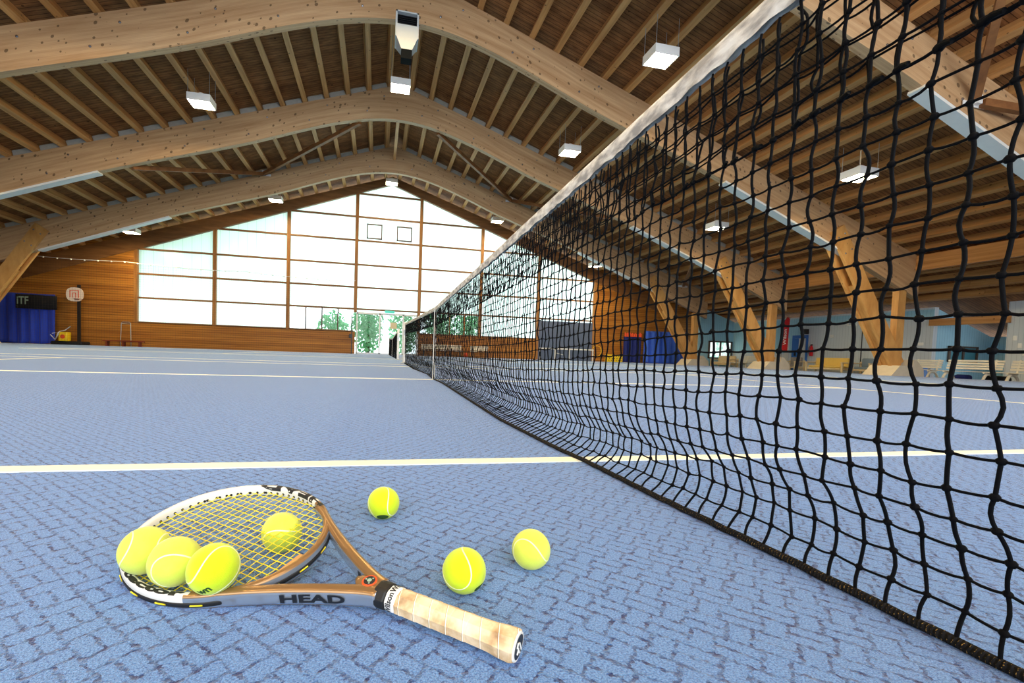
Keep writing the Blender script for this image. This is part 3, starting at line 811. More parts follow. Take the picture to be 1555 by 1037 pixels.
# ================================================================ CEILING LAMPS
LX = [-14.3, -6.8, -0.12, 6.7, 13.75]
def lz(x, far):
    return roof_under(x) - ((0.72 if abs(x) > 1 else 1.25) if far else (1.1 if abs(x) > 1 else 1.8))
lamp_kids = None; lamp0 = None
ROWS = [(22.8, 'by the window wall', True), (11.6, 'between the second and third arches', False), (5.7, 'between the nearest and second arches', False), (-5.8, 'over the camera end of the near court', False)]
LNAME = ['far left', 'left', 'ridge', 'right', 'far right']
def make_lamp(loc, label, drop):
    r = thing('ceiling_lamp', label, 'lamp', loc, group='square hanging hall lamps')
    b = MB(); w_, d_, h_ = 0.36, 0.30, 0.20
    for x0, x1, y0_, y1 in ((-w_, w_, -d_, -d_+0.02), (-w_, w_, d_-0.02, d_), (-w_, -w_+0.02, -d_+0.02, d_-0.02), (w_-0.02, w_, -d_+0.02, d_-0.02)):
        b.box((x0, y0_, -0.02), (x1, y1, h_))
    b.box((-w_, -d_, h_), (w_, d_, h_+0.02))
    b.lathe([(0.14, h_+0.02), (0.13, h_+0.12), (0.06, h_+0.17)], n=14)
    b.build('housing', M['white_metal'], r)
    b = MB(); V = []
    n = 10
    b.rbox((-w_+0.03, -d_+0.03, 0.0), (w_-0.03, d_-0.03, 0.06), 0.02)
    b.build('lens', M['lens'], r)
    for sx in (-1, 1):
        for sy in (-1, 1):
            c = MB(); c.cyl((sx*(w_-0.03), sy*(d_-0.03), h_), (sx*(w_-0.03), sy*(d_-0.03), h_+drop-0.32), 0.008, 5)
            c.build('suspension_cable', M['grey_metal'], r)
    return r
protos = {}
for y, rn, far in ROWS:
    for i, x in enumerate(LX):
        drop = round(roof_under(x)-lz(x, far), 3)
        loc = (x, y, lz(x, far))
        lab = 'square hanging lamp, %s of its row, %s' % (LNAME[i], rn)
        if drop not in protos:
            p_ = make_lamp(loc, lab, drop); protos[drop] = (p_, children_of(p_))
        else:
            dup(protos[drop][0], loc, (0, 0, 0), lab, 'square hanging hall lamps', protos[drop][1])

# ================================================================ FAN HEATER
r = thing('hanging_fan_heater', 'white hanging fan heater with a tapered hood under the second arch', 'heater', (-0.09, 8.35, 9.5))
b = MB()
x0, x1, y0_, y1, zt = -0.335, 0.335, -0.35, 0.22, 0.74
b.box((x0, y0_, 0.0), (x1, y1, 0.36)); b.box((x0, y0_, 0.36), (x0+0.05, y1, zt)); b.box((x1-0.05, y0_, 0.36), (x1, y1, zt)); b.box((x0, y0_, zt-0.04), (x1, y1, zt))
b.box((x0+0.05, y1-0.06, 0.36), (x1-0.05, y1, zt-0.04))
b.build('casing', M['heater_metal'], r)
b = MB(); t_ = [(x0+0.03, y0_), (x1-0.03, y0_), (x1-0.03, y1), (x0+0.03, y1)]; q_ = [(-0.16, y0_-0.02), (0.16, y0_-0.02), (0.16, y0_+0.3), (-0.16, y0_+0.3)]
b.add([(x, y, 0.0) for x, y in t_]+[(x, y, -0.34) for x, y in q_], [(0, 1, 5, 4), (1, 2, 6, 5), (2, 3, 7, 6), (3, 0, 4, 7)])
b.build('hood', M['heater_metal'], r)
b = MB(); b.box((-0.155, y0_-0.01, -0.60), (0.155, y0_+0.29, -0.342)); b.build('outlet', M['opening_shade'], r)  # solid block, the shade of the opening is in its colour
b = MB(); b.box((x0+0.05, y0_+0.15, 0.37), (x1-0.05, y0_+0.17, zt-0.04)); b.build('intake', M['opening_shade'], r)  # flat sheet painted as the shade deep inside the intake
b = MB()
for k in range(6): b.box((x0+0.05, y0_+0.1, 0.39+k*0.055), (x1-0.05, y0_+0.14, 0.405+k*0.055))
b.build('grille', M['dark_metal'], r)
for sx in (-0.22, 0.22):
    b = MB(); b.box((sx-0.02, y1, 0.55), (sx+0.02, 0.249, 0.62)); b.build('wall_bracket', M['grey_metal'], r)

# ================================================================ NEAR TENNIS NET
CELL = 0.043
net = thing('tennis_net', 'black tennis net with white top band running from the camera to the far post', 'tennis net', (0, 0, 0))
def rope_x(y): return float(np.interp(y, [-6.4, -5.2, -5.1, -4.85, -4.53, -4.15, -3.98, -3.28, -2.2, -0.6, 0, 1.2, 3, 6.4], [0.05, 0.05, 0.045, 0.036, 0.014, 0.0, -0.018, -0.045, -0.02, 0.02, 0.0, 0.05, -0.02, 0.0]))
def slack(y): return float(np.interp(y, [-6.4, -5.2, -4.4, -3.2, -1.5, -0.25, 0, 0.25, 1.5, 4, 6.4], [0.045, 0.05, 0.062, 0.075, 0.08, 0.05, 0.02, 0.05, 0.09, 0.07, 0.02]))
def band_bottom(y): return net_h(y)-0.055
def prof(y):
    """vertical profile of the net at y as points (dx, z) from the band down to the rope"""
    sx, rx, zt = slack(y), rope_x(y), band_bottom(y)
    P = np.array([(0, zt), (0.0, zt-0.05), (0.002, 0.5), (0.004, 0.30), (0.010, 0.22), (0.35*sx+0.006, 0.165), (0.9*sx, 0.118), (sx*1.0, 0.098), (sx*0.82+0.18*rx, 0.052), (rx+0.014, 0.022), (rx, 0.014)])
    t = np.concatenate([[0], np.cumsum(np.hypot(np.diff(P[:, 0]), np.diff(P[:, 1])))])
    return P, t
COLW = 0.0402
cols = np.arange(-6.36, 6.38, COLW)
NR = 24
knots = np.zeros((len(cols), NR, 3))
for j, y in enumerate(cols):
    P, t = prof(y)
    ss = np.linspace(0, t[-1], NR)
    knots[j, :, 0] = np.interp(ss, t, P[:, 0]); knots[j, :, 2] = np.interp(ss, t, P[:, 1]); knots[j, :, 1] = y
jit = RNG.normal(0, 1, knots.shape)*np.array([0.0022, 0.0026, 0.0016])
jit[:, 0, :] *= 0.2; jit[:, -1, :] *= 0.1
knots += jit
near = cols < -2.6; mid = (cols >= -2.6) & (cols < 0.3)
def strand(path, bow, sub):
    """path: knots along a cord; returns a smooth wobbling polyline"""
    out = []
    for a in range(len(path)-1):
        p, q_ = path[a], path[a+1]
        for k in range(sub):
            t = k/sub
            out.append(p+(q_-p)*t+bow[a]*math.sin(math.pi*t))
    out.append(path[-1]); return np.array(out)
b = MB()
Rv, Rh = 0.0025, 0.0019
for j in range(len(cols)):
    sub = 4 if near[j] else (2 if mid[j] else 1)
    n = 6 if near[j] else (4 if mid[j] else 3)
    bow = RNG.normal(0, 1, (NR-1, 3))*np.array([0.0012, 0.0018, 0.0]) + np.array([0, 0.0012, 0])*np.where(np.arange(NR-1) % 2 == 0, 1, -1)[:, None]
    b.tube(strand(knots[j], bow, sub), Rv if near[j] else Rv*0.92, n, False)
jn = np.where(near)[0]
split = [0, int(jn[-1])+1, int(np.where(mid)[0][-1])+1, len(cols)-1]
for i in range(NR-1):
    if i == 0: continue
    for a, z_, sub, n in ((split[0], split[1], 3, 6), (split[1], split[2], 1, 4), (split[2], split[3], 1, 3)):
        path = knots[a:z_+1, i, :]
        bow = RNG.normal(0, 1, (len(path)-1, 3))*np.array([0.001, 0.0, 0.0012])+np.array([0, 0, -0.0016])
        b.tube(strand(path, bow, sub), Rh, n, False)
# second layer of cord over the top five rows
KN2 = knots[:, :6, :].copy()
KN2[:, :, 0] += 0.012*np.array([1, 1, 1, 1, 0.9, 0.1]); KN2[:, :, 1] += RNG.normal(0.0115, 0.004, KN2.shape[:2])*np.array([1, 1, 1, 1, 1, 0.2]); KN2[:, :, 2] += RNG.normal(0, 0.0025, KN2.shape[:2])*np.array([.3, 1, 1, 1, 1, 0.2])
for j in range(len(cols)):
    sub = 4 if near[j] else 1; n = 6 if near[j] else 3
    bow = RNG.normal(0, 1, (5, 3))*np.array([0.002, 0.0034, 0.0])
    b.tube(strand(KN2[j], bow, sub), Rv*0.95, n, False)
for i in range(1, 6):
    for a, z_, sub, n in ((split[0], split[1], 3, 6), (split[1], split[2], 1, 4), (split[2], split[3], 1, 3)):
        path = KN2[a:z_+1, i, :]
        bow = RNG.normal(0, 1, (len(path)-1, 3))*np.array([0.001, 0.0, 0.0016])+np.array([0, 0, -0.0012])
        b.tube(strand(path, bow, sub), Rh if i < 5 else Rh*1.3, n, False)
# knots
kb = MB(); kb.ball((0, 0, 0), 1.0, 7, 5); KV = kb.v[0]; KF = kb.f
kb2 = MB(); kb2.ball((0, 0, 0), 1.0, 4, 3); KV2 = kb2.v[0]; KF2 = kb2.f
for j in range(len(cols)):
    if cols[j] > -0.3: continue
    for i in range(1, NR-1):
        rr = np.array([0.0040, 0.0052, 0.0046])*(0.9+0.3*RNG.random())
        if i == 5: rr = rr*1.25
        if near[j]: b.add(knots[j, i]+KV*rr, KF)
        else: b.add(knots[j, i]+KV2*rr*0.85, KF2)
        if i == 5 and cols[j] < -2.0:
            L_ = 0.010+0.010*RNG.random()
            b.tube([knots[j, i], knots[j, i]+np.array([-0.004, -0.5*L_, 0.0]), knots[j, i]+np.array([-0.006, -L_*1.1, -0.004+0.008*RNG.random()])], [0.0045, 0.0042, 0.0034], 6, True)
b.build('net_mesh', M['net_cord'], net, smooth=True)
# bottom rope
ys = np.linspace(-6.38, 6.38, 320)
b = MB(); b.tube([(rope_x(y), y, 0.0085+0.0008*math.sin(y*60)) for y in ys], 0.0075, 8, True); b.build('bottom_rope', M['rope'], net, smooth=True)
# white band folded over the cable
b = MB(); ys = np.linspace(-6.36, 6.36, 900)
prof_b = [(-0.0075, -0.052), (-0.0088, -0.03), (-0.0085, -0.012), (-0.005, -0.002), (0, 0.0), (0.005, -0.002), (0.0085, -0.012), (0.0088, -0.03), (0.0075, -0.052)]
V = []; k = len(prof_b)
for i, y in enumerate(ys):
    for a, (px, pz) in enumerate(prof_b):
        depth = min(1, -pz/0.03)
        wv = 0.0014*math.sin(y*41+a*0.9)+0.0012*math.sin(y*97+a*1.7)+0.001*math.sin(y*23)
        V.append((px+wv*depth, y, net_h(y)+0.001+pz+(0.0022*math.sin(y*31)+0.0015*math.sin(y*83))*(depth if a in (0, k-1) else 0)))
Fc = [(i*k+a, i*k+a+1, (i+1)*k+a+1, (i+1)*k+a) for i in range(len(ys)-1) for a in range(k-1)]
b.add(V, Fc); b.build('top_band', M['tape'], net, smooth=True)
b = MB(); b.tube([(0, y, net_h(y)-0.012) for y in np.linspace(-6.42, 6.42, 60)], 0.0035, 6, True); b.build('cable', M['grey_metal'], net)
b = MB()
for sx in (-1, 1): b.box((sx*0.0115-0.0015+(0 if sx < 0 else 0), -0.024, 0.0), (sx*0.0115+0.0015, 0.024, 0.915))
b.box((-0.013, -0.024, 0.912), (0.013, 0.024, 0.918)); b.build('centre_strap', M['white'], net)

def net_post(y, label):
    r = thing('net_post', label, 'net post', (0, y, 0), group='white net posts')
    b = MB(); b.lathe([(0.04, 0.0), (0.04, 1.09), (0.03, 1.105)], n=14); b.build('post', M['white_metal'], r, smooth=True, angle=40)
    b = MB(); b.lathe([(0.10, 0.0), (0.10, 0.012), (0.05, 0.03)], n=14); b.build('floor_collar', M['grey_metal'], r)
    b = MB(); b.box((-0.03, -0.06, 0.75), (0.03, -0.03, 0.9)); b.cyl((0.0, -0.06, 0.82), (0.1, -0.08, 0.82), 0.008, 6); b.build('winch', M['grey_metal'], r)
    return r
net_post(6.46, 'white post at the far end of the near tennis net')
net_post(-6.46, 'white post behind the camera at the near end of the near net')
net_post(NET2-6.46, 'white post at the near end of the second tennis net')
net_post(NET2+6.46, 'white post at the far end of the second tennis net, by the glazed door')

# ================================================================ SECOND NET
net2 = thing('tennis_net', 'black tennis net of the second court, seen edge-on before the glazed door', 'tennis net', (0, NET2, 0))
b = MB()
for y in np.arange(-6.36, 6.38, CELL): b.tube([(0, y, net_h(y)-0.05), (0.02*math.sin(y*3), y, 0.01)], 0.0022, 3, False)
for i in range(22):
    f = i/21
    b.tube([(0.02*math.sin(y*3)*f, y, (net_h(y)-0.05)*(1-f)+0.01*f) for y in np.linspace(-6.36, 6.36, 26)], 0.0022, 3, False)
b.build('net_mesh', M['net_cord'], net2)
b = MB(); ys = np.linspace(-6.38, 6.38, 27); V = []
for y in ys: V += [(-0.008, y, net_h(y)-0.055), (-0.008, y, net_h(y)), (0.008, y, net_h(y)), (0.008, y, net_h(y)-0.055)]
b.add(V, [(i*4+a, i*4+a+1, i*4+5+a, i*4+4+a) for i in range(len(ys)-1) for a in range(3)]); b.build('top_band', M['tape'], net2)
b = MB(); b.box((-0.013, -0.025, 0.0), (0.013, 0.025, 0.918)); b.build('centre_strap', M['white'], net2)

# ================================================================ BALLS
def seam_curve(r, n=96):
    t = np.linspace(0, 2*np.pi, n, endpoint=False); a, c = 0.74, 0.26; d = 2*math.sqrt(a*c)
    P = np.stack([a*np.cos(t)+c*np.cos(3*t), a*np.sin(t)-c*np.sin(3*t), d*np.sin(2*t)], 1)
    return P/np.linalg.norm(P, axis=1)[:, None]*r
def ball(label, loc, rot, r=0.0333, mat='felt', patch=None, word=None):
    root = thing('tennis_ball', label, 'tennis ball', loc, rot, 'yellow tennis balls')
    b = MB(); b.ball((0, 0, 0), r, 48, 32); b.build('felt', M[mat], root, smooth=True)
    b = MB(); C = seam_curve(r*0.998); n = len(C)
    T = np.roll(C, -1, 0)-np.roll(C, 1, 0); T /= np.linalg.norm(T, axis=1)[:, None]; N = C/np.linalg.norm(C, axis=1)[:, None]; S = np.cross(T, N)
    V = []; wd = 0.0014
    for p, nn, s_ in zip(C, N, S): V += [p+s_*wd-nn*0.0006, p+s_*wd*0.6+nn*0.0004, p-s_*wd*0.6+nn*0.0004, p-s_*wd-nn*0.0006]
    Fc = [(i*4+a, i*4+a+1, ((i+1) % n)*4+a+1, ((i+1) % n)*4+a) for i in range(n) for a in range(3)]
    b.add(V, Fc); b.build('seam', M['seam'], root, smooth=True)
    if word:
        body, d, up, size = word
        V, Fc = text_mesh(body, size, 0.0006, fine=0.003)
        d = np.array(d, float); d /= np.linalg.norm(d); rt = np.cross(up, d); rt /= np.linalg.norm(rt); u2 = np.cross(d, rt)
        W_ = np.array([d*r+rt*v[0]+u2*v[1] for v in V]); W_ = W_/np.linalg.norm(W_, axis=1)[:, None]*(r+0.0003)
        inv = np.array(Euler(rot).to_matrix().inverted())
        b = MB(); b.add(W_ @ inv.T, Fc); b.build('lettering', M['felt_dark'], root)
    if patch:
        d = np.array(patch[0], float); d /= np.linalg.norm(d); a_, c_ = patch[1], patch[2]
        rt = np.cross((0, 0, 1), d); rt /= np.linalg.norm(rt); u2 = np.cross(d, rt)
        V = [d*r]; Fc = []; n = 28
        for ring in (0.34, 0.67, 1.0):
            for k in range(n):
                an = 2*math.pi*k/n; V.append(d*r+rt*a_*ring*math.cos(an)+u2*c_*ring*math.sin(an))
        V = np.array(V); V = V/np.linalg.norm(V, axis=1)[:, None]*(r+0.00025)
        for k in range(n): Fc.append((0, 1+k, 1+(k+1) % n))
        for ring in range(2):
            for k in range(n): Fc.append((1+ring*n+k, 1+(ring+1)*n+k, 1+(ring+1)*n+(k+1) % n, 1+ring*n+(k+1) % n))
        inv = np.array(Euler(rot).to_matrix().inverted())
        b = MB(); b.add(V @ inv.T, Fc); b.build('dark_oval', M['felt_dark'], root)  # dark green oval patch on the felt
    return root

# ================================================================ RACKET
RA = np.array([-0.78656, 0.61599, 0.04335]); RB = np.array([0.60829, 0.76083, 0.2261]); RN = np.array([-0.1063, -0.20421, 0.97314])
RO = np.array([-0.52108, -5.04660, 0.0175])
rk = thing('tennis_racket', 'silver and bronze tennis racket with beige grip, lying propped on a ball', 'tennis racket')
rm = Matrix(((RA[0], RB[0], RN[0], RO[0]), (RA[1], RB[1], RN[1], RO[1]), (RA[2], RB[2], RN[2], RO[2]), (0, 0, 0, 1)))
# x: butt to tip, y: toward the far side of the head, z: face normal.  RB = right-hand side is mirrored, so keep (RA, RB, RN) orthonormal
if rm.to_3x3().determinant() < 0:
    FLIP = -1.0
    rm = Matrix(((RA[0], -RB[0], RN[0], RO[0]), (RA[1], -RB[1], RN[1], RO[1]), (RA[2], -RB[2], RN[2], RO[2]), (0, 0, 0, 1)))
else: FLIP = 1.0
rk.matrix_world = rm
HC, HL, HW = 0.5090, 0.1715, 0.1439          # head centre, half length, half width (outer)
def rl(P):                                    # local points with y toward b
    P = np.array(P, float); P[..., 1] *= FLIP; return P
def rim_pts(th, inset=0.0065):
    return np.stack([HC+(HL-inset)*np.cos(th), (HW-inset)*np.sin(th), np.zeros_like(th)], -1)
def section(w_, h_, r_=0.35, n=16):
    an = np.arange(n)*2*np.pi/n+np.pi/n; e = 0.55
    return np.stack([np.sign(np.cos(an))*np.abs(np.cos(an))**e*w_/2, np.sign(np.sin(an))*np.abs(np.sin(an))**e*h_/2], 1)
def sweep(path, wid, hgt, closed=False, n=16, zoff=None):
    P = np.asarray(path, float); k = len(P)
    T = (np.roll(P, -1, 0)-np.roll(P, 1, 0)) if closed else np.gradient(P, axis=0)
    T /= np.linalg.norm(T, axis=1)[:, None]; Z = np.array([0, 0, 1.0]); S = np.cross(T, Z); S /= np.linalg.norm(S, axis=1)[:, None]
    V = []
    for i in range(k):
        sec = section(wid[i] if hasattr(wid, '__len__') else wid, hgt[i] if hasattr(hgt, '__len__') else hgt, n=n)
        for a_, c_ in sec: V.append(P[i]+S[i]*a_+Z*c_)
    Fc = []
    for i in range(k if closed else k-1):
        for j in range(n): Fc.append((i*n+j, i*n+(j+1) % n, ((i+1) % k)*n+(j+1) % n, ((i+1) % k)*n+j))
    if not closed: Fc.append(tuple(range(n))[::-1]); Fc.append(tuple((k-1)*n+j for j in range(n)))
    return np.array(V), Fc, n
def add_racket(name, mat, V, Fc, mi=None, smooth=True):
    b = MB(); V = rl(V)
    b.add(V, Fc)
    if mi is not None: b.mi = list(mi)
    return b.build(name, mat, rk, smooth=smooth)
th = np.linspace(0, 2*np.pi, 160, endpoint=False)
V, Fc, n = sweep(rim_pts(th), 0.0125, 0.0235, True)
mi = []
for q_ in Fc:
    c = V[list(q_)].mean(0); up = abs(c[2]) > 0.0075
    white = c[0] > (0.43 if c[1] < 0 else 0.44)
    if c[0] > 0.62 and c[1] < -0.02 and not up: white = True
    mi.append(0 if (white and (up or c[2] > -0.003)) else (1 if up else 2))
add_racket('head_frame', [M['rim_white'], M['rim_gold'], M['rim_silver']], V, Fc, mi)
# throat arms
for sg, nm in ((1, 'throat_arm'), (-1, 'throat_arm')):
    ctrl = np.array([(0.430, 0.1150), (0.402, 0.1035), (0.366, 0.081), (0.325, 0.059), (0.285, 0.040), (0.245, 0.023), (0.212, 0.0105), (0.198, 0.008)])
    t = np.linspace(0, 1, 28); tk = np.linspace(0, 1, len(ctrl))
    P = np.stack([np.interp(t, tk, ctrl[:, 0]), sg*np.interp(t, tk, ctrl[:, 1]), np.zeros_like(t)], 1)
    # smooth
    for _ in range(3): P[1:-1] = (P[:-2]+2*P[1:-1]+P[2:])/4
    V, Fc, n = sweep(P, np.interp(t, [0, .4, 1], [0.0125, 0.017, 0.020]), np.interp(t, [0, .4, 1], [0.0235, 0.0255, 0.0265]))
    mi = [1 if abs(V[list(q_)].mean(0)[2]) > 0.0088 else 2 for q_ in Fc]
    add_racket(nm, [M['rim_white'], M['rim_gold'], M['rim_silver']], V, Fc, mi)
V, Fc, n = sweep(np.array([(0.240, 0, 0), (0.234, 0, 0), (0.222, 0, 0), (0.205, 0, 0), (0.195, 0, 0)]), [0.010, 0.022, 0.034, 0.034, 0.033], 0.0255)
add_racket('throat_web', [M['rim_gold'], M['rim_silver']], V, Fc, [0 if abs(V[list(q_)].mean(0)[2]) > 0.008 else 1 for q_ in Fc])
# outer guard and grommet strip
V, Fc, n = sweep(np.stack([HC+(HL-0.0008)*np.cos(th), (HW-0.0008)*np.sin(th), np.full_like(th, -0.002)], -1), 0.0034, 0.0075, True, 8)
add_racket('bumper_guard', M['black_rubber'], V, Fc)
b = MB()
# strings: mains along x, crosses along y, woven
IL, IWD = HL-0.011, HW-0.011
SR = 0.00075
ends = []
sp = 0.0138
for i in range(-9, 10):
    y = i*sp*0.98
    if abs(y) > IWD*0.985: continue
    xx = IL*math.sqrt(max(0, 1-(y/IWD)**2))
    xs = np.linspace(HC-xx, HC+xx, 24)
    b.tube(rl([(x, y, 0.0006*math.sin((x/sp)*math.pi+i*math.pi)) for x in xs]), SR, 5, False)
    ends += [(HC-xx, y), (HC+xx, y)]
for k in range(-11, 12):
    x = HC+k*sp*0.98
    if abs(x-HC) > IL*0.985: continue
    yy = IWD*math.sqrt(max(0, 1-((x-HC)/IL)**2))
    b.tube(rl([(x, y, -0.0006*math.cos((y/sp)*math.pi+k*math.pi)) for y in np.linspace(-yy, yy, 24)]), SR, 5, False)
    ends += [(x, -yy), (x, yy)]
# string runs showing outside the frame
for k in range(40):
    if k % 2: continue
    a0 = 2*math.pi*k/40; aa = np.linspace(a0, a0+2*math.pi/62, 4)
    b.tube(rl([(HC+(HL+0.0012)*math.cos(a), (HW+0.0012)*math.sin(a), -0.002) for a in aa]), 0.0011, 5, True)
b.build('string_bed', M['string'], rk, smooth=True)
b = MB()
for x, y in ends:
    dx, dy = (x-HC)/IL**2, y/IWD**2; L_ = math.hypot(dx, dy); dx /= L_; dy /= L_
    b.tube(rl([(x-dx*0.0025, y-dy*0.0025, 0), (x+dx*0.006, y+dy*0.006, 0)]), [0.0024, 0.0036], 8, True)
b.build('grommets', M['black_rubber'], rk, smooth=True)
# dampener woven low in the strings
b = MB(); b.rbox((0.3525, -0.036, -0.003), (0.364, 0.012, 0.005), 0.005, seg=3)
dm = b.build('dampener', plain('tan_rubber', srgb(206, 156, 96), 0.6), rk, smooth=True)
if FLIP < 0:
    for v in dm.data.vertices: v.co.y *= -1
    dm.data.flip_normals()
# handle
def octo(x, wy, wz, n=8):
    out = []
    for k in range(n):
        a = 2*math.pi*(k+0.5)/n; out.append((x, wy*math.cos(a)/math.cos(math.pi/n), wz*math.sin(a)/math.cos(math.pi/n)))
    return out
def octo_mesh(name, mat, secs, smooth=False):
    V = []; Fc = []
    for s_ in secs: V += octo(*s_)
    k = len(secs)
    for i in range(k-1):
        for j in range(8): Fc.append((i*8+j, i*8+(j+1) % 8, (i+1)*8+(j+1) % 8, (i+1)*8+j)[::-1])
    Fc.append(tuple(range(8))); Fc.append(tuple((k-1)*8+j for j in range(8))[::-1])
    b = MB(); b.add(rl(V), Fc); return b.build(name, mat, rk, smooth=smooth, bevel=0.003)
secs = [(0.002, 0.0180, 0.0170), (0.006, 0.0190, 0.0178), (0.022, 0.0182, 0.0168), (0.032, 0.0170, 0.0152)]
for x in np.arange(0.04, 0.176, 0.0235):
    secs += [(x, 0.0166, 0.0150), (x+0.022, 0.0161, 0.0145), (x+0.0233, 0.0158, 0.0142)]
secs = [s_ for s_ in secs if s_[0] < 0.166]+[(0.1672, 0.0161, 0.0146)]
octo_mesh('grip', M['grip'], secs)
octo_mesh('finish_tape', M['white'], [(0.1670, 0.0168, 0.0153), (0.1835, 0.0164, 0.0150)])
octo_mesh('collar', M['black_rubber'], [(0.1830, 0.0178, 0.0158), (0.196, 0.0182, 0.0158), (0.2035, 0.0178, 0.0152)])
# butt cap with ring and emblem
b = MB(); V = []
for x, s_ in ((0.0025, 1.0), (0.0, 0.97)): V += octo(x, 0.0172*s_, 0.0162*s_, 24)
b.add(rl(V), [tuple(range(24)), tuple(24+i for i in range(24))[::-1]]+[(i, (i+1) % 24, 24+(i+1) % 24, 24+i) for i in range(24)]); cap = b.build('butt_cap', M['white'], rk)
b = MB(); V = octo(-0.0004, 0.0142, 0.0134, 24); b.add(rl(V), [tuple(range(24))]); b.build('cap_disc', M['ink'], cap)
b = MB()
b.tube(rl([(-0.0008, 0.006, -0.0085), (-0.0008, 0.0015, 0.0045), (-0.0008, -0.004, 0.0085), (-0.0008, -0.0065, 0.0045), (-0.0008, -0.0025, 0.0)]), 0.0011, 5); b.tube(rl([(-0.0008, 0.0005, -0.0085), (-0.0008, -0.003, -0.001), (-0.0008, -0.0075, -0.0045)]), 0.0011, 5)
b.build('emblem', M['white'], cap)
# round badge at the throat
b = MB(); b.lathe([(0.0105, 0.0122), (0.0105, 0.0134), (0.0088, 0.0138)], c=(0.2185, 0.0008*FLIP, 0), n=28); bd = b.build('throat_badge', M['orange'], rk)
b = MB(); b.lathe([(0.0082, 0.0136), (0.0078, 0.0144)], c=(0.2185, 0.0008*FLIP, 0), n=24); b.build('badge_disc', M['ink'], bd)
b = MB(); b.lathe([(0.0034, 0.0143), (0.003, 0.0147)], c=(0.2185, 0.0008*FLIP, 0), n=12)
for k in range(3):
    a = 2.1*k; b.rbox((0.2185+0.0055*math.cos(a)-0.0011, 0.0008*FLIP+0.0055*math.sin(a)-0.0011, 0.0143), (0.2185+0.0055*math.cos(a)+0.0011, 0.0008*FLIP+0.0055*math.sin(a)+0.0011, 0.0146), 0.0003)
b.build('badge_emblem', M['grey_print'], bd)
# white label inside the upper throat arm
b = MB(); A0, A1 = np.array([0.305, 0.0425]), np.array([0.247, 0.0155]); 
b.add(rl([(A0[0], A0[1], -0.006), (A1[0], A1[1]-0.0012, -0.006), (A1[0], A1[1]-0.0012, 0.006), (A0[0], A0[1], 0.006)]), [(0, 1, 2, 3)]); lb = b.build('throat_label', M['white'], rk)
b = MB(); mid_ = A1+(A0-A1)*0.16; b.add(rl([(mid_[0], mid_[1]-0.0016, -0.006), (A1[0], A1[1]-0.0026, -0.006), (A1[0], A1[1]-0.0026, 0.006), (mid_[0], mid_[1]-0.0016, 0.006)]), [(0, 1, 2, 3)]); b.build('label_end', M['ink'], lb)
# lettering on the lower throat arm, outside
V, Fc = text_mesh('HEAD', 0.0185, 0.0007, fine=0.004)
p0 = np.array([0.318, -0.0685]); p1 = np.array([0.236, -0.0315]); wdt = np.ptp(V[:, 0]); cen = (V[:, 0].max()+V[:, 0].min())/2
W_ = []
ctrl_s = np.array([(0.325, 0.061), (0.285, 0.040), (0.245, 0.023), (0.212, 0.0105)])[::-1]
for v in V:
    f = (v[0]-cen)/wdt+0.5; x = p0[0]+(p1[0]-p0[0])*f
    yc = np.interp(x, ctrl_s[:, 0], ctrl_s[:, 1]); W_.append((x, -(yc+np.interp(x, [0.23, 0.32], [0.0116, 0.0100])), v[1]*0.95))
add_racket('lettering', M['ink'], W_, Fc, smooth=False)
# lettering round the rim top
def rim_text(body, size, a0, a1, radial=0.0, flip=False, mat='ink', dots=None):
    V, Fc = text_mesh(body, size, 0.0007, fine=0.0025)
    x0, x1 = V[:, 0].min(), V[:, 0].max(); W_ = []
    for v in V:
        f = (v[0]-x0)/(x1-x0); a = a0+(a1-a0)*f
        rr = v[1]*(1 if not flip else -1)+radial
        c = np.array([HC+(HL-0.0065)*math.cos(a), (HW-0.0065)*math.sin(a)]); nn = np.array([math.cos(a)/HL, math.sin(a)/HW]); nn /= np.linalg.norm(nn)
        p = c-nn*rr; z = 0.0002+0.01185*max(0.05, 1-min(1, abs(rr)/0.0064)**3.64)**0.275
        W_.append((p[0], p[1], z))
    return add_racket('lettering', M[mat], W_, Fc, smooth=False)
rim_text('protector', 0.0125, math.radians(-48), math.radians(-117))
rim_text('HEAD', 0.0155, math.radians(122), math.radians(62), flip=False)
a = math.radians(-64); b = MB(); b.lathe([(0.0042, 0.0121), (0.0036, 0.0128)], c=(HC+(HL-0.0065)*math.cos(a), (HW-0.0065)*math.sin(a)*FLIP, 0), n=18); b.build('red_dot', M['red'], rk)
# brand script on the finish tape, wrapped round the handle
for ang0 in (math.radians(158), math.radians(58)):
    V, Fc = text_mesh('Wilson', 0.0125, 0.0004, fine=0.003); W_ = []
    for v in V:
        a = ang0-v[0]/0.0172*0.8; W_.append((0.1752+v[1]*0.9, 0.0178*math.cos(a), 0.0164*math.sin(a)))
    add_racket('lettering', M['ink'], W_, Fc, smooth=False)

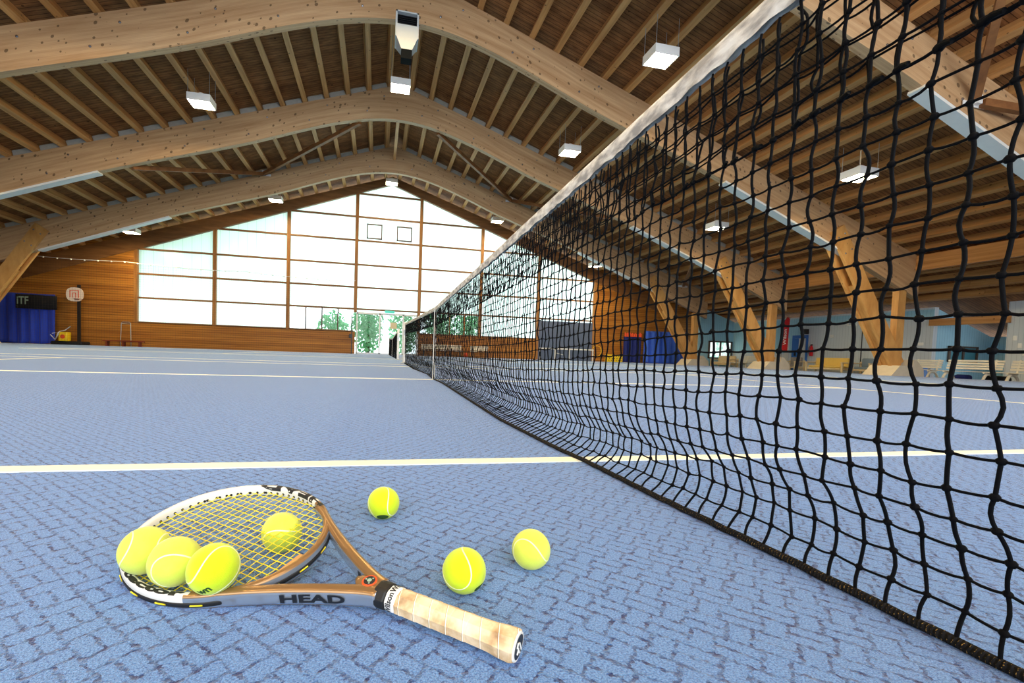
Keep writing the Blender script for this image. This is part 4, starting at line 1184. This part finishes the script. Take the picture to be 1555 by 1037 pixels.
def on_racket(a, b_, n_): return tuple(RO+RA*a+RB*b_+RN*n_)
BR = 0.0333
ball('tennis ball lying behind the racket, alone on the carpet and farthest from the camera', (-0.6707, -4.5815, BR), (-0.756, 0.246, 0.165), BR, 'felt', patch=((-0.05, -0.70, -0.62), 0.013, 0.009))
ball('tennis ball beside the racket handle, nearest the grip', (-0.5558, -4.8890, BR-0.0008), (-2.872, -0.926, -1.567), BR-0.0008, 'felt', patch=((0.62, -0.55, -0.52), 0.013, 0.007))
ball('worn fuzzy tennis ball right of the ball by the racket handle', (-0.4303, -4.8326, BR-0.0012), (2.743, -0.57, 0.282), BR-0.0012, 'felt_pale')
ball('tennis ball under the racket strings, propping up the head', (-0.8471, -4.7136, BR), (2.054, -1.096, 1.399), BR, 'felt_pale')
SB = BR+0.0022
ball('faded tennis ball on the strings near the tip, leftmost of three on the racket', on_racket(0.545, -0.1085, SB), (0.561, 0.761, -0.435), BR, 'felt_pale')
ball('faded tennis ball between two others on the racket strings', on_racket(0.478, -0.1045, SB), (2.473, -0.828, 1.408), BR, 'felt_pale')
ball('bright tennis ball with dark print on the strings, nearest the racket handle', on_racket(0.4125, -0.0905, SB), (0.381, 0.785, 1.48), BR, 'felt', word=('wn', (-0.06, -0.80, -0.44), (-0.45, 0.0, 0.9), 0.016))

# ================================================================ FAR WALL FURNITURE
def curtain(name, mat, p0, p1, z0, z1, label, waves, group=None, amp=0.06, top_band=None):
    """pleated hanging cloth between two floor points"""
    p0 = np.array(p0, float); p1 = np.array(p1, float); L = np.linalg.norm(p1-p0); d = (p1-p0)/L; nrm = np.array([-d[1], d[0]])
    nx = waves*10; nz = 14; V = []
    for k in range(nz+1):
        f = k/nz; z = z0+(z1-z0)*f
        for i in range(nx+1):
            t = i/nx; ph = 2*math.pi*waves*t
            a = amp*(1.15-0.45*f)*(math.sin(ph)+0.35*math.sin(2.3*ph+1.1+2*f))
            p = p0+d*L*t+nrm*a
            V.append((p[0], p[1], z+(0.02*math.sin(ph*0.5) if k == 0 else 0)))
    Fc = [(k*(nx+1)+i, k*(nx+1)+i+1, (k+1)*(nx+1)+i+1, (k+1)*(nx+1)+i) for k in range(nz) for i in range(nx)]
    b = MB(); b.add(V, Fc); o = b.build(name, mat, smooth=True)
    md = o.modifiers.new('cloth_thickness', 'SOLIDIFY'); md.thickness = 0.012; md.offset = 0
    return tag(o, label, 'curtain', group)
curtain('hanging_curtain', M['curtain'], (-23.6, 24.65), (-19.05, 24.65), 0.02, 2.86, 'royal blue curtain in the far left corner, half under a black banner', 9)
b = MB(); V = []
n = 30
for k in range(2):
    for i in range(n+1):
        x = -20.85+2.0*i/n; V.append((x, 24.47+0.012*math.sin(i*0.9), 1.99+(0.80 if k else 0)-0.02*(i/n)))
b.add(V, [(i, i+1, n+2+i, n+1+i) for i in range(n)])
bn = b.build('cloth_banner', M['black_cloth'], smooth=True); md = bn.modifiers.new('cloth_thickness', 'SOLIDIFY'); md.thickness = 0.01
tag(bn, 'black cloth banner with grey letters hung over the blue curtain', 'banner')
V, Fc = text_mesh('iTF', 0.62, 0.012, 0.0); b = MB(); b.add([(-20.5+v[0]*0.72, 24.445, 2.42+v[1]) for v in V], Fc); b.build('lettering', M['grey_print'], bn)

# basketball hoop
r = thing('basketball_stand', 'portable basketball stand with white backboard against the far board wall', 'basketball hoop', (-17.85, 24.6, 0))
b = MB(); b.bar((0, 0.05, 0.12), (0, 0.05, 3.5), 0.13, 0.13, up=(0, 1, 0)); b.build('pole', M['dark_metal'], r)
b = MB(); b.rbox((-1.15, -0.45, 0.0), (0.42, 0.35, 0.20), 0.06); b.build('base', M['black_rubber'], r)
b = MB(); pts = []
for k in range(20):
    a = 2*math.pi*k/20; ca, sa = math.cos(a), math.sin(a)
    pts.append((0.05+0.43*np.sign(ca)*abs(ca)**0.75, 2.90+0.40*np.sign(sa)*abs(sa)**0.75))
b.prism(pts, 'Y', -0.42, -0.37); bb = b.build('backboard', M['backboard'], r)
b = MB()
for q0, q1 in (((-0.2, 2.72), (-0.16, 3.14)), ((0.22, 2.72), (0.26, 3.14)), ((-0.2, 3.10), (0.26, 3.14)), ((-0.06, 2.72), (-0.03, 2.99)), ((0.09, 2.72), (0.12, 2.99)), ((-0.06, 2.96), (0.12, 2.99))):
    b.box((q0[0], -0.43, q0[1]), (q1[0], -0.421, q1[1]))
b.build('target_lines', M['orange'], bb)
b = MB(); b.tube([(0.38+0.23*math.cos(a), -0.62+0.23*math.sin(a), 2.62) for a in np.linspace(0, 2*np.pi, 22, endpoint=False)], 0.012, 6, closed=True); b.bar((0.05, -0.42, 2.62), (0.3, -0.5, 2.62), 0.04, 0.04)
rim = b.build('rim', M['benchwood'], r)
b = MB(); b.bar((0.02, 0.0, 2.9), (0.05, -0.37, 2.85), 0.10, 0.14); b.build('bracket', M['dark_metal'], r)
b = MB(); b.rbox((0.35, 0.3, 2.18), (0.75, 0.5, 2.36), 0.02); tag(b.build('wall_box', M['white_metal'], None, (-17.7, 24.7, 0)), 'small white box on the wall below the basketball rim', 'box') if False else None
b = MB(); b.rbox((-0.62, -0.66, 0.2), (-0.2, -0.30, 0.72), 0.03); yb = b.build('yellow_box', M['yellow_plastic'], None, (-17.85, 24.6, 0.001))
tag(yb, 'yellow box with an orange emblem on the basketball stand base', 'box')
b = MB(); b.lathe([(0.12, -0.668), (0.12, -0.661)], c=(-0.41, 0, 0.46), n=14, axis=1); b.build('emblem', M['orange'], yb)
b = MB(); b.tube([(-1.10, -0.5, 0.55), (-0.85, -0.52, 0.27), (-0.62, -0.72, 0.5), (-0.5, -0.74, 0.75), (-0.25, -0.72, 0.82), (0.0, -0.7, 1.05)], 0.024, 8)
b.tube([(-0.85, -0.52, 0.27), (-0.65, -0.6, 0.72), (-0.95, -0.6, 0.62)], 0.018, 8)
tag(b.build('bent_tube_frame', M['white_metal'], None, (-17.85, 24.6, 0), smooth=True), 'bent white tube frame leaning by the yellow box', 'frame')
# gymnastic bench with A frame
r = thing('gym_bench', 'low red-brown wooden gym bench below the left end window', 'bench', (-15.5, 24.55, 0))
b = MB(); b.rbox((-1.05, -0.16, 0.28), (1.05, 0.16, 0.36), 0.02); b.build('seat', M['benchwood'], r)
for x in (-0.85, 0.0, 0.85):
    b = MB(); b.rbox((x-0.04, -0.15, 0.0), (x+0.04, 0.15, 0.279), 0.01); b.build('leg', M['benchwood'], r)
b = MB(); b.tube([(-0.30, 0.22, 0.0), (-0.24, 0.22, 1.40), (-0.18, 0.22, 1.46), (0.18, 0.22, 1.46), (0.24, 0.22, 1.40), (0.27, 0.22, 0.0)], 0.022, 8); b.cyl((-0.23, 0.22, 1.36), (0.23, 0.22, 1.36), 0.018, 8)
tag(b.build('tube_stand', M['grey_metal'], None, (-15.5, 24.55, 0), smooth=True), 'tall steel tube stand behind the low red-brown gym bench', 'stand')

# backstop netting before the far wall
b = MB()
XA, XB, YN = -21.6, -2.35, 23.6
def top_z(x): return min(roof_under(x)-0.08, 4.98-0.35*(x+21.4)/19.1-0.10*math.sin(math.pi*((x+21.4)/6.4 % 1)))
for x in np.arange(XA, XB, 0.13): b.tube([(x, YN, 0.0), (x+0.01*math.sin(x*9), YN, top_z(x))], 0.0025, 3, False)
for k in range(1, 38):
    z = k*0.13; xs = [x for x in np.arange(XA, XB+0.1, 0.8) if top_z(x) > z]
    if len(xs) > 1: b.tube([(x, YN, z) for x in xs], 0.0022, 3, False)
ns = thing('backstop_net', 'fine see-through backstop netting hung before the far window wall', 'netting', (0, YN, 0))
b.build('net_mesh', M['backstop_cord'], ns, 'world')
b = MB(); b.tube([(x, YN, top_z(x)) for x in np.arange(XA, XB+0.2, 0.2)], 0.014, 6); b.build('top_rope', M['white_metal'], ns, 'world')
b = MB(); b.ball((0, 0, 0), 0.045, 8, 6); hk = None
for x in np.arange(XA, XB, 0.66):
    if hk is None: hk = h_ = b.build('hook', M['white'], ns)
    else: h_ = hk.copy(); COL.objects.link(h_); h_.parent = ns
    h_.location = (x, 0, top_z(x)-0.02)
b = MB(); b.bar((XB, YN, 0), (XB, YN, 2.45), 0.06, 0.06, up=(1, 0, 0)); b.build('end_post', M['dark_metal'], ns, 'world')
# wall telephone box on the short wall by the door
b = MB(); b.rbox((-2.62, WALL_Y-0.13, 1.05), (-2.40, WALL_Y-0.005, 1.30), 0.02); tag(b.build('wall_box', M['dark_metal']), 'small black box on the board wall left of the glazed door', 'box')

# long slatted benches beyond the net
def wall_bench(x0, x1, y, label):
    r = thing('slatted_bench', label, 'bench', ((x0+x1)/2, y, 0), group='cream slatted benches below the far right windows')
    h = (x1-x0)/2
    b = MB()
    for k in range(3): b.rbox((-h, -0.45+k*0.14, 0.40), (h, -0.34+k*0.14, 0.44), 0.012)
    b.build('seat', M['white_plastic'], r)
    b = MB()
    for k in range(3): b.rbox((-h, -0.03, 0.50+k*0.11), (h, 0.0, 0.59+k*0.11), 0.01)
    b.build('backrest', M['white_plastic'], r)
    for x in (-h+0.15, h-0.15):
        b = MB(); b.bar((x, -0.40, 0.0), (x, -0.40, 0.40), 0.05, 0.06, up=(1, 0, 0)); b.bar((x, -0.02, 0.0), (x, -0.015, 0.80), 0.05, 0.04, up=(1, 0, 0)); b.bar((x, -0.42, 0.37), (x, 0.0, 0.37), 0.05, 0.05); b.build('leg', M['dark_metal'], r)
    return r
wall_bench(2.2, 4.0, 24.85, 'cream slatted bench below the far right window, nearest the glazed door')
wall_bench(4.05, 5.0, 24.85, 'short cream slatted bench between two longer ones at the far wall')
wall_bench(5.6, 6.9, 24.85, 'cream slatted bench at the far wall, third from the glazed door')
b = MB(); b.ball((0, 0, 0.16), 0.16, 14, 10); tag(b.build('sports_bag', M['orange'], None, (5.3, 24.75, 0), smooth=True), 'small round orange bag between the cream benches at the far wall', 'bag')
# white rail before the slate panel
r = thing('low_rail', 'low white rail on posts before the slate blue panel', 'rail', (12.7, 24.5, 0))
b = MB(); b.bar((-2.1, 0, 0.83), (2.1, 0, 0.83), 0.07, 0.09); b.build('top_rail', M['white_metal'], r)
for x in (-2.05, -0.9, 0.2, 2.05):
    b = MB(); b.bar((x, 0, 0), (x, 0, 0.785), 0.06, 0.06, up=(1, 0, 0)); b.build('rail_post', M['white_metal'], r)
b = MB(); b.bar((-0.9, 0.0, 0.55), (-0.3, -0.05, 0.40), 0.03, 0.03); b.build('rail_brace', M['white_metal'], r)
# hoop, box, curtains
b = MB(); b.tube([(0.37*math.cos(a), 0.0, 0.37+0.40*math.sin(a)+0.03) for a in np.linspace(0, 2*np.pi, 36, endpoint=False)], 0.018, 8, closed=True)
tag(b.build('hula_hoop', M['yellow_plastic'], None, (15.42, 25.181, 0.38), smooth=True), 'yellow hoop hanging on the board wall right of the slate panel', 'hoop')
r = thing('play_box', 'yellow box with black dots on the floor below the yellow hoop', 'box', (16.6, 24.75, 0))
b = MB(); b.rbox((-0.62, -0.2, 0), (0.62, 0.2, 0.55), 0.02); b.build('body', M['yellow_plastic'], r)
b = MB()
for k in range(18): x, z = -0.5+0.2*(k % 6)+0.05*((k//6) % 2), 0.12+0.15*(k//6); b.lathe([(0.035, -0.206), (0.035, -0.2005)], c=(x, 0, z), n=10, axis=1)
b.build('printed_dots', M['ink'], r)
curtain('hanging_curtain', M['navy'], (17.3, 24.65), (18.75, 24.65), 0.02, 1.95, 'short navy curtain with an orange top edge at the far right', 4)
b = MB(); V = []
for i in range(41):
    x = 17.3+1.45*i/40
    V += [(x, 24.56+0.02*math.sin(i*1.3), 1.93), (x, 24.56+0.02*math.sin(i*1.3), 2.20+0.06*math.sin(i*1.1))]
b.add(V, [(2*i, 2*i+2, 2*i+3, 2*i+1) for i in range(40)]); o = b.build('orange_pennant_row', M['orange']); md = o.modifiers.new('cloth_thickness', 'SOLIDIFY'); md.thickness = 0.01
tag(o, 'ragged orange cloth edging above the navy curtain', 'cloth')
curtain('hanging_curtain', M['curtain_r'], (18.9, 24.5), (22.4, 24.3), 0.02, 2.42, 'mid blue curtain behind the farthest right strut', 8, amp=0.08)

# ================================================================ RIGHT ANNEX
def box_thing(name, lo, hi, mat, label, cat, r=0.02, group=None):
    b = MB(); b.rbox(lo, hi, r); return tag(b.build(name, mat), label, cat, group)
# number four and the window on the end wall
V, Fc = text_mesh('4', 0.62, 0.012); b = MB(); b.add([(23.45+v[0], 23.143, 2.48+v[1]) for v in V], Fc); o = b.build('court_number', M['ink']); tag(o, 'black number four painted on the light blue end wall', 'number')
g = MB(); g.add([(23.4, 23.135, 0.6), (25.32, 23.135, 0.6), (25.32, 23.135, 1.75), (23.4, 23.135, 1.75)], [(0, 1, 2, 3)])
def _view():
    t = NT('bright_garden_window'); n = t.noise(t.coord(), 3.0, 4); c = t.ramp(n, [(0.45, (0.95, 1.0, 0.98)), (0.6, (0.35, 0.72, 0.60))])
    e = t.node('ShaderNodeEmission'); t.link(c, e.inputs[0]); e.inputs[1].default_value = 1.15; t.link(e.outputs[0], t.out.inputs[0]); return t.m
wo = struct('window_9', g, _view(), 'bright two-light window in the blue end wall')
b = MB()
for x in (23.4, 24.36, 25.32): b.box((x-0.06, 23.08, 0.54), (x+0.06, 23.149, 1.81))
for z in (0.57, 1.78): b.box((23.34, 23.08, z-0.05), (25.38, 23.149, z+0.05))
b.build('window_frame', M['brown_frame'], wo)
# blue door in the side wall
X = XW
b = MB(); b.box((X-0.05, 17.30, AF), (X-0.025, 18.08, 1.95)); do = struct('door_2', b, M['pale_door'], 'pale door leaf in a blue frame in the annex wall')
b = MB(); b.box((X-0.08, 17.18, AF), (X-0.022, 17.29, 2.15)); b.box((X-0.08, 18.09, AF), (X-0.022, 18.22, 2.15)); b.box((X-0.08, 17.29, 1.96), (X-0.022, 18.09, 2.15)); b.box((X-0.07, 17.78, AF), (X-0.052, 18.09, 1.95)); b.build('door_frame', M['blue_paint'], do)
b = MB(); b.box((X-0.14, 17.92, 0.85), (X-0.071, 18.0, 1.05)); b.build('door_handle', M['dark_metal'], do)
b = MB(); b.box((X-0.05, 18.45, AF), (X-0.025, 18.75, 2.0)); struct('door_3', b, M['pale_door'], 'narrow pale door leaf beside the blue door frame')
box_thing('wall_speaker', (X-0.3, 17.15, 2.22), (X-0.03, 17.5, 2.52), M['dark_metal'], 'small black loudspeaker above the blue door frame', 'speaker')
r = thing('fire_extinguisher', 'red fire extinguisher on the grey annex wall beside the blue door', 'fire extinguisher', (X-0.13, 16.85, 0.85))
b = MB(); b.lathe([(0.08, 0), (0.09, 0.04), (0.09, 0.5), (0.05, 0.6), (0.03, 0.64)], n=14); b.build('cylinder', M['red'], r, smooth=True)
b = MB(); b.box((-0.05, -0.03, 0.64), (0.05, 0.03, 0.72)); b.tube([(0, 0.05, 0.68), (-0.05, 0.13, 0.5), (-0.03, 0.12, 0.1)], 0.014, 6); b.build('valve', M['dark_metal'], r)
r = thing('wall_vent', 'white louvred vent high on the grey annex wall', 'vent', (X-0.03, 14.6, 2.6))
b = MB(); b.box((-0.03, -0.28, 0), (0.02, 0.28, 0.06)); b.box((-0.03, -0.28, 0.26), (0.02, 0.28, 0.32)); b.box((-0.03, -0.28, 0.06), (0.02, -0.22, 0.26)); b.box((-0.03, 0.22, 0.06), (0.02, 0.28, 0.26)); b.build('vent_frame', M['white_metal'], r)
b = MB(); b.box((0.0, -0.22, 0.06), (0.015, 0.22, 0.26)); b.build('louvres', M['grey_metal'], r)
box_thing('thermostat', (X-0.08, 15.6, 1.95), (X-0.01, 15.8, 2.12), M['white_metal'], 'small white box on the grey annex wall, left of the vent', 'box')
box_thing('light_switch', (X-0.06, 11.2, 1.45), (X-0.01, 11.42, 1.6), M['white'], 'white switch plate at the corner of the grey annex wall', 'switch')
# red feather flag
r = thing('feather_flag', 'red feather flag with white letters standing by the annex wall', 'flag', (24.2, 17.55, AF))
b = MB(); b.tube([(0, 0.28, 0), (0, 0.26, 2.2), (0, 0.15, 3.2), (0, -0.05, 3.42), (0, -0.22, 3.3)], 0.014, 6); b.lathe([(0.22, 0), (0.2, 0.06)], n=16); b.build('pole', M['dark_metal'], r)
b = MB(); b.prism([(0.25, 1.25), (0.24, 2.2), (0.14, 3.18), (-0.05, 3.40), (-0.2, 3.26), (-0.17, 2.6), (-0.14, 1.25)], 'X', -0.006, 0.006); fl = b.build('flag_cloth', M['red'], r)
V, Fc = text_mesh('Wilson', 0.34, 0.006); b = MB(); b.add([(-0.012, 0.06-v[1]*-1*0.9 if False else 0.06+v[1]*-1*0.9*-1, 2.15+v[0]) for v in V], Fc); b.build('lettering', M['white'], fl)
# tall slim stand
r = thing('floor_stand', 'slim black floor stand with a white knob before the grey wall', 'stand', (24.2, 13.1, AF))
b = MB(); b.lathe([(0.2, 0), (0.2, 0.03), (0.025, 0.05), (0.025, 3.0)], n=12); b.build('pole', M['dark_metal'], r)
b = MB(); b.ball((0, 0, 3.06), 0.07, 10, 8); b.build('knob', M['white_metal'], r)
# seats: armchairs and sofas
def sofa(y0, y1, x, label, seatmat, frame='cream_wood', back=0.80, nseat=1, name='sofa', cat='sofa'):
    r = thing(name, label, cat, (x, (y0+y1)/2, AF)); h = abs(y1-y0)/2
    b = MB(); b.rbox((-0.32, -h+0.09, 0.24), (0.34, h-0.09, 0.34), 0.02); b.build('seat_frame', M[frame], r)
    b = MB()
    for k in range(nseat):
        a0 = -h+0.1+(2*h-0.2)*k/nseat; a1 = -h+0.1+(2*h-0.2)*(k+1)/nseat
        b.rbox((-0.30, a0+0.01, 0.341), (0.2, a1-0.01, 0.46), 0.05, seg=3)
    b.build('seat_cushion', M[seatmat], r, smooth=True)
    b = MB(); b.rbox((0.2, -h+0.1, 0.36), (0.36, h-0.1, back+0.1), 0.06, seg=3); b.build('back_cushion', M[seatmat], r, smooth=True)
    for s_ in (-1, 1):
        b = MB(); b.rbox((-0.36, s_*h-0.045, 0.0), (-0.27, s_*h+0.045, 0.60), 0.015); b.rbox((0.3, s_*h-0.045, 0.0), (0.38, s_*h+0.045, 0.72), 0.015); b.rbox((-0.38, s_*h-0.055, 0.60), (0.38, s_*h+0.055, 0.66), 0.02); b.build('arm', M[frame], r)
    return r
sofa(13.3, 15.3, 23.6, 'cream wooden sofa with a yellow cushion before the grey annex wall', 'yellow_cushion', nseat=2)
sofa(11.95, 12.85, 23.6, 'cream armchair with a blue-grey cloth, right of the yellow sofa', 'bluegrey_cloth', name='armchair', cat='armchair')
sofa(16.0, 16.9, 23.6, 'cream armchair with a grey cushion, left of the yellow sofa', 'grey_cushion', name='armchair', cat='armchair')
sofa(20.95, 22.7, 23.6, 'cream wooden bench seat with tan cushions below the bright window', 'cream_wood', nseat=2, name='bench_seat', cat='bench')
def garden_bench(x, y, L, label, group='white plastic slatted benches'):
    r = thing('garden_bench', label, 'bench', (x, y, AF), group=group); h = L/2
    b = MB()
    for k in range(4): b.rbox((-0.42+k*0.12, -h, 0.42), (-0.32+k*0.12, h, 0.45), 0.012)
    b.build('seat', M['white_plastic'], r)
    b = MB()
    for k in range(4): b.rbox((0.10+k*0.03, -h, 0.52+k*0.10), (0.135+k*0.03, h, 0.60+k*0.10), 0.012)
    b.build('backrest', M['white_plastic'], r)
    for y_ in (-h*0.72, h*0.72):
        b = MB()
        b.tube([(-0.50, y_, 0.0), (-0.44, y_, 0.12), (-0.36, y_, 0.26), (-0.28, y_, 0.34), (-0.1, y_, 0.36), (0.06, y_, 0.28), (0.16, y_, 0.12), (0.24, y_, 0.0)], [0.055, 0.045, 0.045, 0.05, 0.05, 0.045, 0.045, 0.055], 8)
        b.bar((-0.42, y_, 0.40), (0.08, y_, 0.40), 0.06, 0.05); b.bar((0.06, y_, 0.36), (0.24, y_, 0.92), 0.05, 0.05)
        b.build('leg', M['white_plastic'], r, smooth=False)
    return r
garden_bench(22.3, 7.55, 1.7, 'white slatted bench before the dark recess window, second from the picture edge')
garden_bench(22.3, 5.75, 1.5, 'white slatted bench cut by the right picture edge')
garden_bench(24.0, 10.15, 1.1, 'white slatted bench partly hidden behind the nearest right footing')
garden_bench(23.9, 19.55, 2.0, 'white slatted bench behind the third right strut, by the wall corner')
r = thing('low_table', 'low cream table before the far white bench behind the strut', 'table', (22.75, 19.4, AF))
b = MB(); b.rbox((-0.4, -0.95, 0.42), (0.4, 0.95, 0.47), 0.02); b.build('tabletop', M['white_plastic'], r)
for sy in (-1, 1):
    b = MB(); b.tube([(-0.3, sy*0.75, 0), (-0.22, sy*0.62, 0.41)], [0.05, 0.04], 8); b.tube([(0.3, sy*0.75, 0), (0.22, sy*0.62, 0.41)], [0.05, 0.04], 8); b.build('leg', M['white_plastic'], r)
box_thing('sports_bag', (22.6, 6.75, AF), (23.1, 7.35, AF+0.30), M['black_cloth'], 'black sports bag under the white bench near the right edge', 'bag', 0.1)
box_thing('sports_bag', (22.7, 7.9, AF), (23.1, 8.35, AF+0.30), M['navy'], 'dark blue bag under the left end of the white bench', 'bag', 0.1)
b = MB(); b.rbox((24.9, 10.9, AF), (25.4, 11.55, AF+0.55), 0.02); o = b.build('toy_chest', M['blue_paint']); tag(o, 'blue chest with a yellow foot by the annex wall corner', 'chest')
b = MB(); b.box((24.88, 10.89, AF+0.005), (24.899, 11.56, AF+0.12)); b.build('yellow_edge', M['yellow_plastic'], o)
# recess window and beams
g = MB(); g.add([(26.55, YB-0.03, 0.75), (28.35, YB-0.03, 0.75), (28.35, YB-0.03, 1.42), (26.55, YB-0.03, 1.42)], [(0, 1, 2, 3)])
def _dim():
    return plain('teal_curtained_window', srgb(70, 140, 160), 0.3)
wo = struct('window_10', g, _dim(), 'dim curtained window in the recess wall')
b = MB()
for x in (26.55, 27.45, 28.35): b.box((x-0.05, YB-0.08, 0.7), (x+0.05, YB-0.01, 1.47))
for z in (0.73, 1.44): b.box((26.5, YB-0.08, z-0.04), (28.4, YB-0.01, z+0.04))
b.build('window_frame', M['brown_frame'], wo)
b = MB(); b.box((XW-0.12, 8.2, 2.40), (XW+0.08, 11.0, 2.72)); tag(b.build('recess_beam', M['purlin']), 'yellow timber beam over the annex recess opening', 'beam')
for k in range(3):
    box_thing('wall_socket', (XW-0.04, 7.7+0.16*k-0.05, 1.0+0.32*k), (XW-0.002, 7.7+0.16*k+0.07, 1.2+0.32*k), M['white'], 'white %s fitting on the grey wall by the right picture edge' % ('lowest', 'middle', 'topmost')[k], 'socket', 0.01, 'white wall fittings')

# ================================================================ OUTDOORS
b = MB(); b.box((-60, WALL_Y+0.31, -0.5), (60, 75, -0.3)); struct('ground_outside', b, M['ground'], 'pale terrace outside the far window wall')
def tree(x, y, h, rad, n, label, seed, base=0.05):
    rg = np.random.default_rng(seed)
    r = thing('leafy_tree', label, 'tree', (x, y, -0.3), group='trees beyond the far window wall')
    b = MB(); b.tube([(0, 0, 0), (0.1, 0.05, h*0.45), (0.0, 0.1, h*0.9)], [0.18, 0.13, 0.04], 8); b.build('trunk', M['bark'], r)
    V = []; Fc = []
    for i in range(n):
        d = rg.normal(0, 1, 3); d /= np.linalg.norm(d); zc_, hz_ = h*(base+1.05)/2, h*(1.05-base)/2
        c = np.array([0, 0, zc_])+d*np.array([rad, rad, hz_])*rg.random()**0.4
        c[2] = max(c[2], 0.1); a = rg.normal(0, 1, 3); a /= np.linalg.norm(a); e = np.cross(a, rg.normal(0, 1, 3)); e /= np.linalg.norm(e)
        s_ = 0.12+0.12*rg.random(); k = len(V); V += [c-a*s_, c+e*s_*0.5, c+a*s_, c-e*s_*0.5]; Fc.append((k, k+1, k+2, k+3))
    b = MB(); b.add(V, Fc); b.build('foliage', M['leaf'], r)
    return r
tree(-1.5, 29.3, 4.2, 1.25, 1100, 'green bushy tree outside the glazed door', 1)
tree(1.3, 30.6, 5.0, 1.3, 1100, 'green tree outside, right of the glazed door', 2)
tree(4.0, 29.6, 4.6, 1.3, 1100, 'green tree outside the clear panes right of the door', 3)
tree(6.8, 31.0, 5.0, 1.4, 1200, 'green tree outside the right end of the clear panes', 4)
tree(-4.2, 30.5, 3.4, 1.2, 800, 'green shrub-like tree outside the right end of the left clear panes', 5)
tree(-14.6, 30.2, 11.5, 3.2, 6500, 'tall tree outside, shading the left end window bay', 6, 0.38)
tree(-8.6, 30.6, 13.0, 3.0, 6000, 'tall tree outside, shading the second window bay', 7, 0.55)
